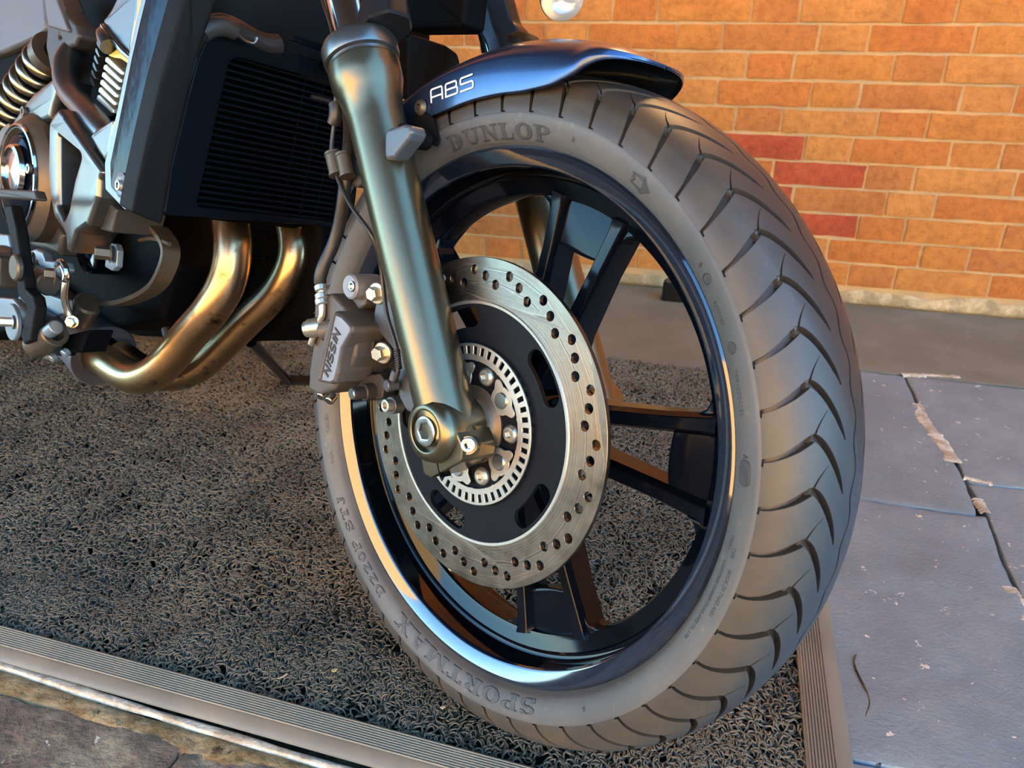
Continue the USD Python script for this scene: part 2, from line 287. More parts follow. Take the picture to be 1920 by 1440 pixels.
# ------------------------------------------------------------------ the setting: stone floor
FZ = -0.012
flo = obj('floor', put(trimesh.creation.box((40.0, 5.2, .05)), frame(A([0, WALLY - 2.4, FZ - .037]), [1, 0, 0], [0, 1, 0], [0, 0, 1])), MT['joint'], kind='structure',
          label='floor of dark stone flags and a concrete apron along the brick wall', category='floor')
def slab(pix, material, name='paving_stone', gap=.0018, z=FZ, rough=.0012, th=.03, seed=0):
    P = A([G(p, z) if len(p) == 2 else A([p[0], p[1], z]) for p in pix])[:, :2]
    poly = Polygon(P).buffer(-gap)
    # ragged edge
    L = poly.exterior.length; n = max(24, int(L / .012)); q = A([poly.exterior.interpolate(i / n, normalized=True).coords[0] for i in range(n)])
    ctr = q.mean(0); q += (meshkit.fbm(np.column_stack([q * 40, np.full(n, seed * 3.1)]))[:, None] - .5) * .008
    poly = Polygon(q).buffer(0)
    if isinstance(poly, MultiPolygon): poly = max(poly.geoms, key=lambda g: g.area)
    # rings inward to a triangulated interior with relief
    x0, y0, x1, y1 = poly.bounds; st = max(.012, (x1 - x0) / 90)
    ins = poly.buffer(-.006)
    gx, gy = np.meshgrid(np.arange(x0, x1, st), np.arange(y0, y1, st)); gp = np.column_stack([gx.ravel(), gy.ravel()]) + rng.uniform(-.3, .3, (gx.size, 2)) * st
    from shapely import contains_xy
    gp = gp[contains_xy(ins.buffer(-.004), gp[:, 0], gp[:, 1])]
    e0 = A(poly.exterior.coords)[:-1]; e1 = e0 + (0 * e0)
    c0 = inset(e0 if Polygon(e0).exterior.is_ccw else e0[::-1], .0025)
    e0 = e0 if Polygon(e0).exterior.is_ccw else e0[::-1]
    allp = np.vstack([c0, gp])
    from scipy.spatial import Delaunay
    D = Delaunay(allp).simplices; cen = allp[D].mean(1); D = D[contains_xy(Polygon(c0).buffer(1e-5), cen[:, 0], cen[:, 1])]
    a, b, c = allp[D[:, 0]], allp[D[:, 1]], allp[D[:, 2]]
    sg = (b[:, 0] - a[:, 0]) * (c[:, 1] - a[:, 1]) - (b[:, 1] - a[:, 1]) * (c[:, 0] - a[:, 0]); D[sg < 0] = D[sg < 0][:, ::-1]
    zz = (meshkit.fbm(np.column_stack([allp * 14, np.full(len(allp), seed * 7.7)]), 5) - .55) * rough * 3
    # cleft steps of split stone
    zz += np.where(meshkit.fbm(np.column_stack([allp * 6, np.full(len(allp), seed * 5.3)]), 4) > .56, rough, 0)
    V = np.vstack([np.column_stack([allp, z + zz]), np.column_stack([e0, np.full(len(e0), z - .0022)]), np.column_stack([e0, np.full(len(e0), z - th)])])
    n, N = len(e0), len(allp); i = np.arange(n); j = np.roll(i, -1); F = [D]
    for p_, q_ in ((0, N), (N, N + n)):
        F += [np.stack([q_ + i, q_ + j, p_ + j], 1), np.stack([q_ + i, p_ + j, p_ + i], 1)]
    return obj(name, trimesh.Trimesh(V, np.vstack(F), process=False), material, flo, smooth=40)
# apron between the wall and the flags
ap0 = [G(p, FZ) for p in [(1610, 709), (1920, 712)]]
yA = float(np.mean([p[1] for p in ap0])); XLA = .16
yB = float(np.mean([G(p)[1] for p in [(1150, 672), (1290, 690)]]))     # the mat's far edge
slab([(-6.0, yB + .01, 0), (XLA, yB + .01, 0), (XLA, yA + .004, 0), (3.2, yA + .004, 0), (3.2, WALLY - .004, 0), (-6.0, WALLY - .004, 0)], MT['apron'], 'concrete_apron', rough=.0006, seed=1)
JC = [G(p, FZ) for p in [(1697, 705), (1735, 790), (1790, 860), (1812, 905), (1850, 965), (1885, 1060), (1925, 1140)]]
xs = G((1570, 1200), FZ)[0]
c0, c1 = JC[0], JC[-1]; cd = (c1 - c0) / np.linalg.norm(c1 - c0); c2 = c1 + cd * .45
J2a, J2b = G((1612, 936), FZ), G((1835, 968), FZ); J3a, J3b = G((1602, 1428), FZ), G((1700, 1447), FZ)
jx = A([-.9, J2a[1] + .03]); XL = .13
def P2(p): return (float(p[0]), float(p[1])) + (0,)
def s3(L): return [tuple(map(float, p[:2])) + (0,) for p in L]
slab(s3([(XL, yA), c0, JC[1], JC[2], JC[3], J2b, J2a, (XL, J2a[1] + .005)]), MT['slate'], seed=2)
slab(s3([(XL, J2a[1] + .004), J2a, J2b, JC[4], JC[5], c1, c1 + cd * .12, (.62, J3b[1] - .03), J3b, J3a, (XL, J3a[1] + .01)]), MT['slate'], seed=3, rough=.0016)
K2 = G((1925, 917), FZ)
slab(s3([c0, (3.0, yA), (3.0, K2[1] + .02), K2, JC[3], JC[2], JC[1]]), MT['slate'], seed=4)
slab(s3([JC[3], K2, (3.0, K2[1]), (3.0, c2[1]), c2, c1, JC[5], JC[4]]), MT['slate'], seed=5)
slab(s3([(XL, J3a[1] + .008), J3a, J3b, (.62, J3b[1] - .03), c1 + cd * .12, c2, (3.0, c2[1]), (3, -.9), (XL, -.9)]), MT['slate'], seed=6)
# stone flags in front of the mat
M0, M1 = G((0, 1297), FZ), G((560, 1445), FZ)
md = (M1 - M0) / np.linalg.norm(M1 - M0); ML, MR = M0 - md * 1.2, M1 + md * .55
K1 = G((352, 1392), FZ); K1b = K1 + A([.02, -.5, 0])
slab(s3([ML, M0 - md * .35, M0 - md * .35 + A([0, -.6, 0]), ML + A([0, -.6, 0])]), MT['sand'], seed=7, rough=.002)
slab(s3([M0 - md * .345, K1, K1b, M0 - md * .345 + A([0, -.6, 0])]), MT['sand'], seed=8, rough=.0022)
slab(s3([K1, MR, MR + A([0, -.6, 0]), K1b]), MT['sand'], seed=9, rough=.0022)
# mortar fillets
def ridge(pts, w, h, name, material, z=FZ, seed=0, n=160):
    P = spline(pts, n); T = np.gradient(P, axis=0); T /= np.linalg.norm(T, axis=1, keepdims=True); N = np.cross([0, 0, 1.0], T)
    k = np.linspace(-1, 1, 7); t = np.linspace(0, 1, n)
    ww = w * (.55 + .9 * meshkit.fbm(np.column_stack([t * 18, t * 0, t * 0 + seed]), 4)); V = []
    for a in k:
        hh = h * (1 - abs(a) ** 2) * (.4 + 1.1 * meshkit.fbm(np.column_stack([t * 40, t * 0 + a * 2, t * 0 + seed + 5]), 4)) - .003 * (abs(a) > .9)
        V.append(P[:, :2].tolist() + N[:, :2] * (ww * a * .5)[:, None]); V[-1] = np.column_stack([V[-1], z + hh])
    V = np.stack(V, 1); m_ = len(k); i, j = np.meshgrid(np.arange(n - 1), np.arange(m_ - 1), indexing='ij'); a, b, c, d = i * m_ + j, (i + 1) * m_ + j, (i + 1) * m_ + j + 1, i * m_ + j + 1
    F = np.vstack([np.stack([a, b, c], -1).reshape(-1, 3), np.stack([a, c, d], -1).reshape(-1, 3)])
    return obj(name, trimesh.Trimesh(V.reshape(-1, 3), F, process=False), material, flo, smooth=True)
ridge([G(p, FZ) for p in [(1722, 758), (1742, 800), (1770, 835), (1788, 868)]], .030, .0014, 'mortar_fillet', MT['mortarpale'], seed=1)
ridge([G(p, FZ) for p in [(1834, 935), (1842, 950), (1850, 962)]], .016, .0012, 'mortar_fillet', MT['mortarpale'], seed=2, n=60)
ridge([G(p, FZ) for p in [(1890, 1100), (1905, 1128), (1925, 1165)]], .026, .0012, 'mortar_fillet', MT['mortarpale'], seed=3, n=60)
ridge([G(p, FZ) for p in [(1808, 894), (1830, 900), (1860, 906)]], .014, .001, 'mortar_fillet', MT['mortarpale'], seed=4, n=60)
ridge([G(p, FZ) for p in [(1690, 702), (1740, 703), (1800, 707)]], .020, .001, 'mortar_fillet', MT['mortarpale'], seed=6, n=80)

ridge([G(p, FZ) for p in [(1606, 1228), (1622, 1290), (1630, 1322), (1622, 1350), (1634, 1380), (1648, 1436)]], .0022, .0006, 'stone_crack', MT['joint'], z=FZ + .0006, seed=11, n=90)
ridge([G(p, FZ) for p in [(1655, 985), (1760, 968), (1800, 965)]], .0016, .0005, 'stone_crack', MT['joint'], z=FZ + .0004, seed=12, n=60)
# ------------------------------------------------------------------ the loop mat with its edging
near_in = [G((0, 1172)), G((937, 1422))]; near_out = [G((0, 1242), FZ), G((625, 1432), FZ)]
right_in = [G((1498, 1232)), G((1509, 1440))]; right_out = [G((1553, 1128), FZ), G((1601, 1428), FZ)]
for off_, w_, h_, mm_, sd__ in ((-.0022, .011, .0016, 'mortarpale', 5), (-.0215, .030, .0016, 'bed', 21)):
    ridge([near_out[0] - md * 1.0 + A([0, off_, 0]), near_out[0] + A([0, off_, 0]), near_out[1] + A([0, off_, 0]), near_out[1] + md * .4 + A([0, off_, 0])], w_, h_, 'mortar_fillet', MT[mm_], z=FZ - (.0015 if sd__ == 21 else 0), seed=sd__, n=400)
def iline(p, d, q, e):
    t = np.linalg.solve(A([[d[0], -e[0]], [d[1], -e[1]]]), (q - p)[:2]); return p + d * t[0]
dn = near_in[1] - near_in[0]; dn /= np.linalg.norm(dn)
dr = A([0.0, -1.0, 0])
xin, xout = float(np.mean([p[0] for p in right_in])), float(np.mean([p[0] for p in right_out]))
cin = iline(near_in[0], dn, A([xin, 0, 0.0]), dr); cout = iline(near_out[0], dn, A([xout, 0, 0.0]), dr)
xL = -2.2
mat_o = thing('floor_mat', (-.7, .95, FZ), 'black coiled vinyl loop mat with ribbed rubber edging under the motorcycle', 'mat')
PR = [(0.0, FZ), (0.0, .0005)]
for k in range(9):
    u = .002 + k * .0032; PR += [(u, .0012 - k * .0004), (u + .0009, .0024 - k * .0004), (u + .0021, .0024 - k * .0004), (u + .0028, .0012 - k * .0004)]
PR += [(.034, -.0025), (.042, -.006), (.0465, FZ + .0025), (.0475, FZ)]
def strip_mesh(a_in, a_out, b_in, b_out):
    V = []
    for i_, o_ in ((a_in, a_out), (b_in, b_out)):
        d = (o_ - i_); d = d / .0475
        V.append([[i_[0] + d[0] * u, i_[1] + d[1] * u, z] for u, z in PR])
    V = A(V); n = len(PR); i = np.arange(n - 1)
    F = np.vstack([np.stack([i, i + 1, n + i + 1], 1), np.stack([i, n + i + 1, n + i], 1)])
    return trimesh.Trimesh(V.reshape(-1, 3), F, process=False)
wN = .0475
pn = A([dn[1], -dn[0], 0]); 
nl_in = A([xL, (near_in[0] + dn * ((xL - near_in[0][0]) / dn[0]))[1], 0]); nl_out = A([xL, (near_out[0] + dn * ((xL - near_out[0][0]) / dn[0]))[1], 0])
obj('edging_strip', strip_mesh(cin, cout, nl_in, nl_out), MT['strip'], mat_o, smooth=25)
obj('edging_strip', strip_mesh(A([xin, yB, 0]), A([xout, yB, 0]), cin, cout), MT['strip'], mat_o, smooth=25)
bp = Polygon([cin[:2], (xin, yB), (xL, yB), nl_in[:2]])
bm = chext(bp, .0012, .0003); bm.apply_translation([0, 0, FZ + .0002]); obj('mat_backing', bm, MT['matbase'], mat_o, smooth=False)
def worms(n, seed, T=.1):
    r = np.random.default_rng(seed); V, F = [], []; off = 0
    for _ in range(n):
        p = r.uniform(-T / 2 - .004, T / 2 + .004, 2); a = r.uniform(0, 6.283); turn = r.choice([-1, 1]) * r.uniform(.25, .75); L = r.integers(8, 13)
        ph = r.uniform(0, 6.28); pts = []
        for k in range(L):
            z = -.0049 + .0036 * math.sin(ph + k * .75); pts.append([p[0], p[1], z]); a += turn + r.normal(0, .18); p = p + .0031 * A([math.cos(a), math.sin(a)])
        P = A(pts); t = np.gradient(P, axis=0); t /= np.linalg.norm(t, axis=1, keepdims=True)
        x = np.cross(t, [0, 0, 1.0]); x /= np.linalg.norm(x, axis=1, keepdims=True) + 1e-9; y = np.cross(t, x); s = 4; ang = np.arange(s) * 2 * np.pi / s + .78
        v = P[:, None] + 0.00108 * (np.cos(ang)[None, :, None] * x[:, None] + np.sin(ang)[None, :, None] * y[:, None]); V.append(v.reshape(-1, 3))
        i, j = np.meshgrid(np.arange(L - 1), np.arange(s), indexing='ij'); q = np.stack([i * s + j, i * s + (j + 1) % s, (i + 1) * s + (j + 1) % s, (i + 1) * s + j], -1).reshape(-1, 4)
        F += [q[:, [0, 2, 1]] + off, q[:, [0, 3, 2]] + off]; off += L * s
    return trimesh.Trimesh(np.vstack(V), np.vstack(F), process=False)
pi = UsdGeom.PointInstancer.Define(stage, mat_o + '/loop_pile'); data(pi.GetPrim(), kind='stuff')
tg = []
for k in range(4):
    q = obj('loop_patch', worms(330, 40 + k), MT['loop'], mat_o + '/loop_pile', smooth=True)
    pm = UsdGeom.Mesh.Get(stage, q); v = np.array(pm.GetPointsAttr().Get()) + org(q); pm.GetPointsAttr().Set(Vt.Vec3fArray.FromNumpy(v.astype(np.float32))); tg.append(Sdf.Path(q))
pos, ori, idx = [], [], []
y = yB - .05
while y > nl_in[1] - .06:
    x = xin - .05
    while x > xL + .04:
        yl = (near_in[0] + dn * ((x - near_in[0][0]) / dn[0]))[1]
        yy = max(y, yl + .05) if y > yl - .05 else None
        if yy is not None:
            k = rng.integers(4); a = k * math.pi / 2; pos.append((x, yy, 0)); ori.append((math.cos(a / 2), 0, 0, math.sin(a / 2))); idx.append(int(rng.integers(4)))
        x -= .1
    y -= .1
pos = A(pos) - ORG[mat_o]
pi.CreatePrototypesRel().SetTargets(tg); pi.CreateProtoIndicesAttr(Vt.IntArray(idx)); pi.CreatePositionsAttr(Vt.Vec3fArray.FromNumpy(pos.astype(np.float32)))
pi.CreateOrientationsAttr(Vt.QuathArray([Gf.Quath(float(w), float(a), float(b), float(c)) for w, a, b, c in ori]))

# ------------------------------------------------------------------ brick wall
wall = obj('wall_back', put(trimesh.creation.box((6.4, .12, 2.72)), frame(A([.2, WALLY + .0655, FZ + 1.35]), [1, 0, 0], [0, 1, 0], [0, 0, 1])), MT['mortar'], kind='structure', smooth=False,
           label='orange brick wall in bonded courses behind the motorcycle', category='wall')
CH = .0634 * 2.165 / 2.139
z0 = np.mean([WL(p)[2] for p in [(1700, 504), (1880, 514)]])          # joint between the tenth and eleventh course
starts = {1: 1500, 2: 1629, 3: 1487, 4: 1611, 5: 1739, 6: 1595, 7: 1714, 8: 1752, 9: 1695, 10: 1818, 11: 1675}
rowpx = {1: 25, 2: 80, 3: 135, 4: 188, 5: 240, 6: 292, 7: 340, 8: 390, 9: 437, 10: 484, 11: 535}
ST, HD = .2265, .1135
def brickmesh(x0, x1, za, zb, seed, n=(7, 3), pr=.006):
    r = np.random.default_rng(seed); j = .0038; x0 += j + r.uniform(-.0012, .0012); x1 -= j + r.uniform(-.0012, .0012); za += j + r.uniform(-.001, .001); zb -= j + r.uniform(-.001, .001)
    nx, nz = (n if x1 - x0 > .15 else (4, n[1])); gx, gz = np.meshgrid(np.linspace(x0, x1, nx + 1), np.linspace(za, zb, nz + 1), indexing='ij')
    p = pr + r.uniform(-.0022, .0018); d = p + (meshkit.fbm(np.stack([gx * 45, gz * 45, gx * 0 + seed], -1), 3) - .5) * .005
    e = (np.minimum(np.minimum(gx - x0, x1 - gx), np.minimum(gz - za, zb - gz)) < 1e-6); d = np.where(e, d - .0022, d)
    jx = (r.uniform(-1, 1, gx.shape)) * .0013; jz = (r.uniform(-1, 1, gx.shape)) * .0013
    V = np.stack([gx + jx, WALLY + .0055 - d, gz + jz], -1).reshape(-1, 3); m_ = nz + 1
    i, k = np.meshgrid(np.arange(nx), np.arange(nz), indexing='ij'); a, b, c, dd = i * m_ + k, (i + 1) * m_ + k, (i + 1) * m_ + k + 1, i * m_ + k + 1
    F = [np.stack([a, b, c], -1).reshape(-1, 3), np.stack([a, c, dd], -1).reshape(-1, 3)]
    bd = [i_ * m_ for i_ in range(nx + 1)] + [nx * m_ + k_ for k_ in range(1, nz + 1)] + [i_ * m_ + nz for i_ in range(nx - 1, -1, -1)] + [k_ for k_ in range(nz - 1, 0, -1)]
    bd = A(bd); N = len(V); B = V[bd].copy(); B[:, 1] = WALLY + .012; V = np.vstack([V, B]); q = np.arange(len(bd)); q2 = np.roll(q, -1)
    F += [np.stack([N + q, N + q2, bd[q2]], 1), np.stack([N + q, bd[q2], bd[q]], 1)]
    return trimesh.Trimesh(V, np.vstack(F), process=False)
far = []
for row in range(-27, 12):
    za = z0 + (10 - row) * CH; zb = za + CH
    if row in starts: x = WL((starts[row], rowpx[row]))[0]
    else: x = .4 + (.17 if row % 2 else 0) + rng.uniform(-.02, .02)
    per = ST + HD; x -= per * math.ceil((x + 2.95) / per); k = 0
    while x < 3.3:
        w_ = (ST, HD)[k % 2]; k += 1; xa, xb = x, min(x + w_, 3.38); x += w_
        if xb < -2.9 or xb - xa < .03: continue
        seed = (row + 40) * 97 + k * 13
        vis = row >= 0 and -1.15 < xb and xa < 1.0
        bmz = brickmesh(xa, xb, za, zb, seed, (7, 3) if vis else (1, 1))
        if vis:
            c_ = WL((0, 0)); mid = A([(xa + xb) / 2, WALLY, (za + zb) / 2]); d = (mid - CAM) @ WC; px = 960 + FPX * d[0] / d[2]
            red = (row == 6 and 1385 < px < 1510) or (row == 7 and 1420 < px < 1625) or (row == 8 and 1440 < px < 1570) or (row == 9 and 1440 < px < 1612)
            obj('brick', bmz, BRED if red else BR[seed * 7919 % 4], wall, smooth=30)
        else: far.append(bmz)
obj('upper_wall', put(trimesh.creation.box((40, .4, 6.6)), frame(A([0, WALLY + .21, 5.95]), [1, 0, 0], [0, 1, 0], [0, 0, 1])), BR[1], wall, smooth=False)
for xw in (-11.45, 11.85): obj('wall_wing', put(trimesh.creation.box((16.9, .3, 2.72)), frame(A([xw, WALLY + .16, FZ + 1.35]), [1, 0, 0], [0, 1, 0], [0, 0, 1])), BR[1], wall, smooth=False)
obj('distant_brick', cat(far), BR[0], wall, smooth=False)
data(stage.GetPrimAtPath(wall + '/distant_brick'), kind='stuff')
opp = obj('wall_front', put(trimesh.creation.box((22, .4, 4.4)), frame(A([-3, -8.2, FZ + 2.2]), [1, 0, 0], [0, 1, 0], [0, 0, 1])), pbr('sunlit_render', (.56, .40, .20), .9), kind='structure', smooth=False, label='sunlit sandstone house front across the street', category='wall')
obj('added_canopy', put(trimesh.creation.box((6.4, 3.6, .12)), frame(A([-2.6, WALLY - 1.8, 2.62]), [1, 0, 0], [0, 1, 0], [0, 0, 1])), pbr('added_canopy_dark', (.05, .04, .03), .7), kind='structure', smooth=False, label='unseen dark canopy added over the pavement to block the overhead sky', category='canopy')  # canopy added out of view, sized to block and shape the sky light
obj('street', put(trimesh.creation.box((40, 14, .05)), frame(A([0, -5.2, FZ - .045]), [1, 0, 0], [0, 1, 0], [0, 0, 1])), MT['apron'], flo, smooth=False)
# smeared mortar along the foot of the wall
nx = 260; xx = np.linspace(-1.6, 1.3, nx); V = []
prof_w = [(0, 0.0), (.010, .006), (.008, .014), (.005, .024), (-.002, .034)]
for y_, z_ in prof_w:
    nn = meshkit.fbm(np.column_stack([xx * 16, xx * 0 + z_ * 40, xx * 0]), 4); V.append(np.column_stack([xx, WALLY - y_ * (.5 + nn), FZ + z_ * (.45 + 1.0 * meshkit.fbm(np.column_stack([xx * 9, xx * 0, xx * 0 + 3]), 4))]))
V = np.stack(V, 1); m_ = len(prof_w); i, j = np.meshgrid(np.arange(nx - 1), np.arange(m_ - 1), indexing='ij'); a, b, c, d = i * m_ + j, (i + 1) * m_ + j, (i + 1) * m_ + j + 1, i * m_ + j + 1
MT['skirt'] = pbr('skirt_mortar', (.24, .17, .085), .95, spec=.1, bump=(90, 1.0, .006), var=(22, (.46, .33, .17), .42, .62))
obj('mortar_skirt', trimesh.Trimesh(V.reshape(-1, 3), np.vstack([np.stack([a, b, c], -1).reshape(-1, 3), np.stack([a, c, d], -1).reshape(-1, 3)]), process=False), MT['skirt'], wall, smooth=True)

# ------------------------------------------------------------------ the motorcycle: front wheel
bike = thing('motorcycle', (CTR[0], CTR[1], 0), 'black motorcycle leaning on its side stand, front wheel with drilled brake disc towards the viewer', 'motorcycle')
def part(name, mesh, m_, parent=None, smooth=35, label=None): return obj(name, mesh, m_, parent or bike, smooth, label)

# tyre: a lathe whose tread grooves are displaced geometry
R0, RS, OS, RB, OB = .31154, .27233, .0629, .2473, .0494
NP = 52
PITCH = 360 / NP; TH0 = 51.49      # an apex angle
CP = math.radians(PITCH) * .30
al = np.linspace(-math.pi / 2, math.pi / 2, 401); o_ = OS * np.sin(al); r_ = RS + (R0 - RS) * np.cos(al)
arc = np.r_[0, np.cumsum(np.hypot(np.diff(o_), np.diff(r_)))]; arc -= arc[len(arc) // 2]; SM = arc[-1]
s_of = lambda o: np.interp(o, o_, arc)
def groove(tpl, sign, shift):
    """outlines of one groove template [(dtheta, o, width, depth)] in the unrolled cell, over its repeats; and (points, depths) of its floor"""
    T = A(tpl, float); t = np.linspace(0, 1, len(T)); q = np.linspace(0, 1, 40); C = CubicSpline(t, T[:, :2])(q); Wd = np.interp(q, t, T[:, 2]); Dp = np.interp(q, t, T[:, 3])
    P_ = np.column_stack([np.radians(C[:, 0] + shift) * .30, s_of(sign * C[:, 1])]); d = np.gradient(P_, axis=0); d /= np.linalg.norm(d, axis=1, keepdims=True); nn = np.column_stack([-d[:, 1], d[:, 0]])
    g = Polygon(np.vstack([P_ + nn * Wd[:, None] / 2, (P_ - nn * Wd[:, None] / 2)[::-1]])).buffer(0)
    return [affinity.translate(g, k * CP, 0) for k in range(-4, 5)], [(P_ + [k * CP, 0], Dp) for k in range(-4, 5)]
g1 = [(-3.8, .0640, .0026, .0035), (-2.5, .0612, .0034, .0045), (-1.2, .0537, .0054, .006), (-.3, .0478, .0060, .007), (0.05, .0445, .0056, .007)]
g2 = [(.15, .0462, .0050, .007), (-.65, .0385, .0054, .007), (-3.0, .0296, .0052, .007), (-5.5, .0220, .0042, .006), (-7.6, .0167, .0010, .004)]
g3 = [(-.1, .0448, .0030, .004), (.6, .0432, .0017, .003), (1.8, .040, .0011, .0018), (3.4, .033, .0003, .0008)]
polys, floors = [], []
for sg_, sh in ((1, TH0 % PITCH), (-1, (TH0 + PITCH / 2) % PITCH)):
    for t_ in (g1, g2, g3):
        a, b = groove(t_, sg_, sh); polys += a; floors += b
zx = np.linspace(-.5 * CP, 1.5 * CP, 81); zs = .0025 + .0022 * np.sin(2 * np.pi * zx / CP)
polys.append(Polygon(np.vstack([np.column_stack([zx, zs + .0011]), np.column_stack([zx, zs - .0011])[::-1]]))); floors.append((np.column_stack([zx, zs]), np.full(81, .005)))
cell = box(0, -SM, CP, SM); GU = unary_union(polys).intersection(cell); LD = cell.difference(GU)
gl_ = lambda g: [p for p in (g.geoms if hasattr(g, 'geoms') else [g]) if p.geom_type == 'Polygon' and p.area > 1e-9]
bpts = [A(r.segmentize(.0010).coords)[:-1] for p in gl_(LD) + gl_(GU) for r in [p.exterior, *p.interiors]]
bpts = np.vstack(bpts + [np.column_stack([np.full(120, x_), np.linspace(-SM, SM, 120)]) for x_ in (0, CP)] + [np.column_stack([np.linspace(0, CP, 25), np.full(25, s_)]) for s_ in (-SM, SM)])
bpts = np.unique(np.round(bpts, 6), axis=0)
gx, gs_ = np.meshgrid(np.arange(.0012, CP, .0030), np.arange(-SM + .001, SM, .0020), indexing='ij'); ip = np.column_stack([gx.ravel(), gs_.ravel()])
from scipy.spatial import cKDTree, Delaunay
from shapely import contains_xy
ip = ip[cKDTree(bpts).query(ip)[0] > .0009]; pts = np.vstack([bpts, ip]); D = Delaunay(pts).simplices
q0, q1, q2 = pts[D[:, 0]], pts[D[:, 1]], pts[D[:, 2]]; sa = (q1[:, 0] - q0[:, 0]) * (q2[:, 1] - q0[:, 1]) - (q1[:, 1] - q0[:, 1]) * (q2[:, 0] - q0[:, 0])
D = D[np.abs(sa) > 1e-12]; sa = sa[np.abs(sa) > 1e-12]; D[sa < 0] = D[sa < 0][:, ::-1]
cen = pts[D].mean(1); isg = contains_xy(GU, cen[:, 0], cen[:, 1]); LT, GT = D[~isg], D[isg]
fp, fd = np.vstack([f[0] for f in floors]), np.concatenate([f[1] for f in floors]); dep = fd[cKDTree(fp).query(pts)[1]]
nv = len(pts); ek = {}
for t in GT:
    for a, b in ((t[0], t[1]), (t[1], t[2]), (t[2], t[0])): ek[(a, b)] = 1
wl = [(a, b) for a, b in ek if (b, a) not in ek and not (abs(pts[a, 0] - pts[b, 0]) < 1e-7 and (pts[a, 0] < 1e-6 or pts[a, 0] > CP - 2e-6))]
wl = A(wl); WT = np.vstack([np.column_stack([wl[:, 0] + nv, wl[:, 1] + nv, wl[:, 1]]), np.column_stack([wl[:, 0] + nv, wl[:, 1], wl[:, 0]])])
def on_tread(p2, d):
    a_ = np.interp(p2[:, 1], arc, al); o2, r2 = OS * np.sin(a_), RS + (R0 - RS) * np.cos(a_); nr_, no_ = -OS * np.cos(a_), -(R0 - RS) * np.sin(a_); l_ = np.hypot(nr_, no_)
    return r2 + d * nr_ / l_, o2 + d * no_ / l_
ra, oa = on_tread(np.vstack([pts, pts]), np.r_[np.zeros(nv), dep]); tx = np.r_[pts[:, 0], pts[:, 0]] / .30
FT_ = np.vstack([LT, GT + nv, WT]); Vs, Fs = [], []
for k in range(NP):
    th = tx + math.radians(PITCH) * k; Vs.append(np.column_stack([ra * np.cos(th), ra * np.sin(th), oa])); Fs.append(FT_ + k * 2 * nv)
tread = trimesh.Trimesh(np.vstack(Vs), np.vstack(Fs), process=False); tread.merge_vertices(digits_vertex=5); tread.update_faces(tread.nondegenerate_faces()); tread.remove_unreferenced_vertices()
chk = tread.face_normals[:, :2] * tread.triangles_center[:, :2]
if chk.sum() < 0: tread.invert()
side_p = [(RS, OS), (.2712, .0636), (.2690, .0636), (.2640, .0628), (.2580, .0606), (.2520, .0570), (.2490, .0535), (.2474, .0500), (.2455, .0478)]
sd_ = lathe(side_p, 720); sd2 = lathe([(r, -o) for r, o in side_p[::-1]], 360)
for t in (sd_, sd2):
    if (t.face_normals[:, 2] * t.triangles_center[:, 2]).sum() < 0: t.invert()
tyre = tread
wheel = part('front_wheel', put(lathe([  # rim
    (0.247, -0.0485), (0.2462, -0.0498), (0.2445, -0.0506), (0.243, -0.0503), (0.2322, -0.0466), (0.2306, -0.0452), (0.2299, -0.043), (0.2296, -0.0225), (0.2288, -0.02), (0.227, -0.019), (0.225, -0.0186), (0.2236, -0.017), (0.214, -0.0138), (0.2095, -0.0125), (0.208, -0.0085), (0.2075, 0), (0.208, 0.0085), (0.2095, 0.0125), (0.214, 0.0138), (0.2236, 0.017), (0.225, 0.0186), (0.227, 0.019), (0.2288, 0.02), (0.2296, 0.0225), (0.2299, 0.043), (0.2306, 0.0452), (0.2322, 0.0466), (0.243, 0.0503), (0.2445, 0.0506), (0.2462, 0.0498), (0.247, 0.0485)], 360), WF), MT['gloss'], smooth=28)
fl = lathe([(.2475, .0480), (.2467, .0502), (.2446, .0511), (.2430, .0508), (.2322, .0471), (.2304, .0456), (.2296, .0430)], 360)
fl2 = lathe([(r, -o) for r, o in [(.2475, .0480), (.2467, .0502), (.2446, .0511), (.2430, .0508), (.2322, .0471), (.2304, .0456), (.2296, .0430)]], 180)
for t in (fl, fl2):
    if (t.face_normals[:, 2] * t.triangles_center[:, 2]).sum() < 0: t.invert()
    part('rim_flange', put(t, WF), MT['rim_highlight'], wheel, smooth=28)
TY = part('tyre', put(tyre, WF), MT['rubber'], wheel, smooth=38)
part('tyre_sidewall', put(sd_, WF), MT['sidewall'], wheel, smooth=True); part('tyre_sidewall', put(sd2, WF), MT['sidewall'], wheel, smooth=True)
pv = inframe(WF, np.array(UsdGeom.Mesh.Get(stage, TY).GetPointsAttr().Get()) + org(TY))
primvar(TY, 'dust', np.interp(np.abs(pv[:, 2]), [0, .022, .036, .046, .058, .0628], [.0, .06, .45, .9, 1.0, .8]))

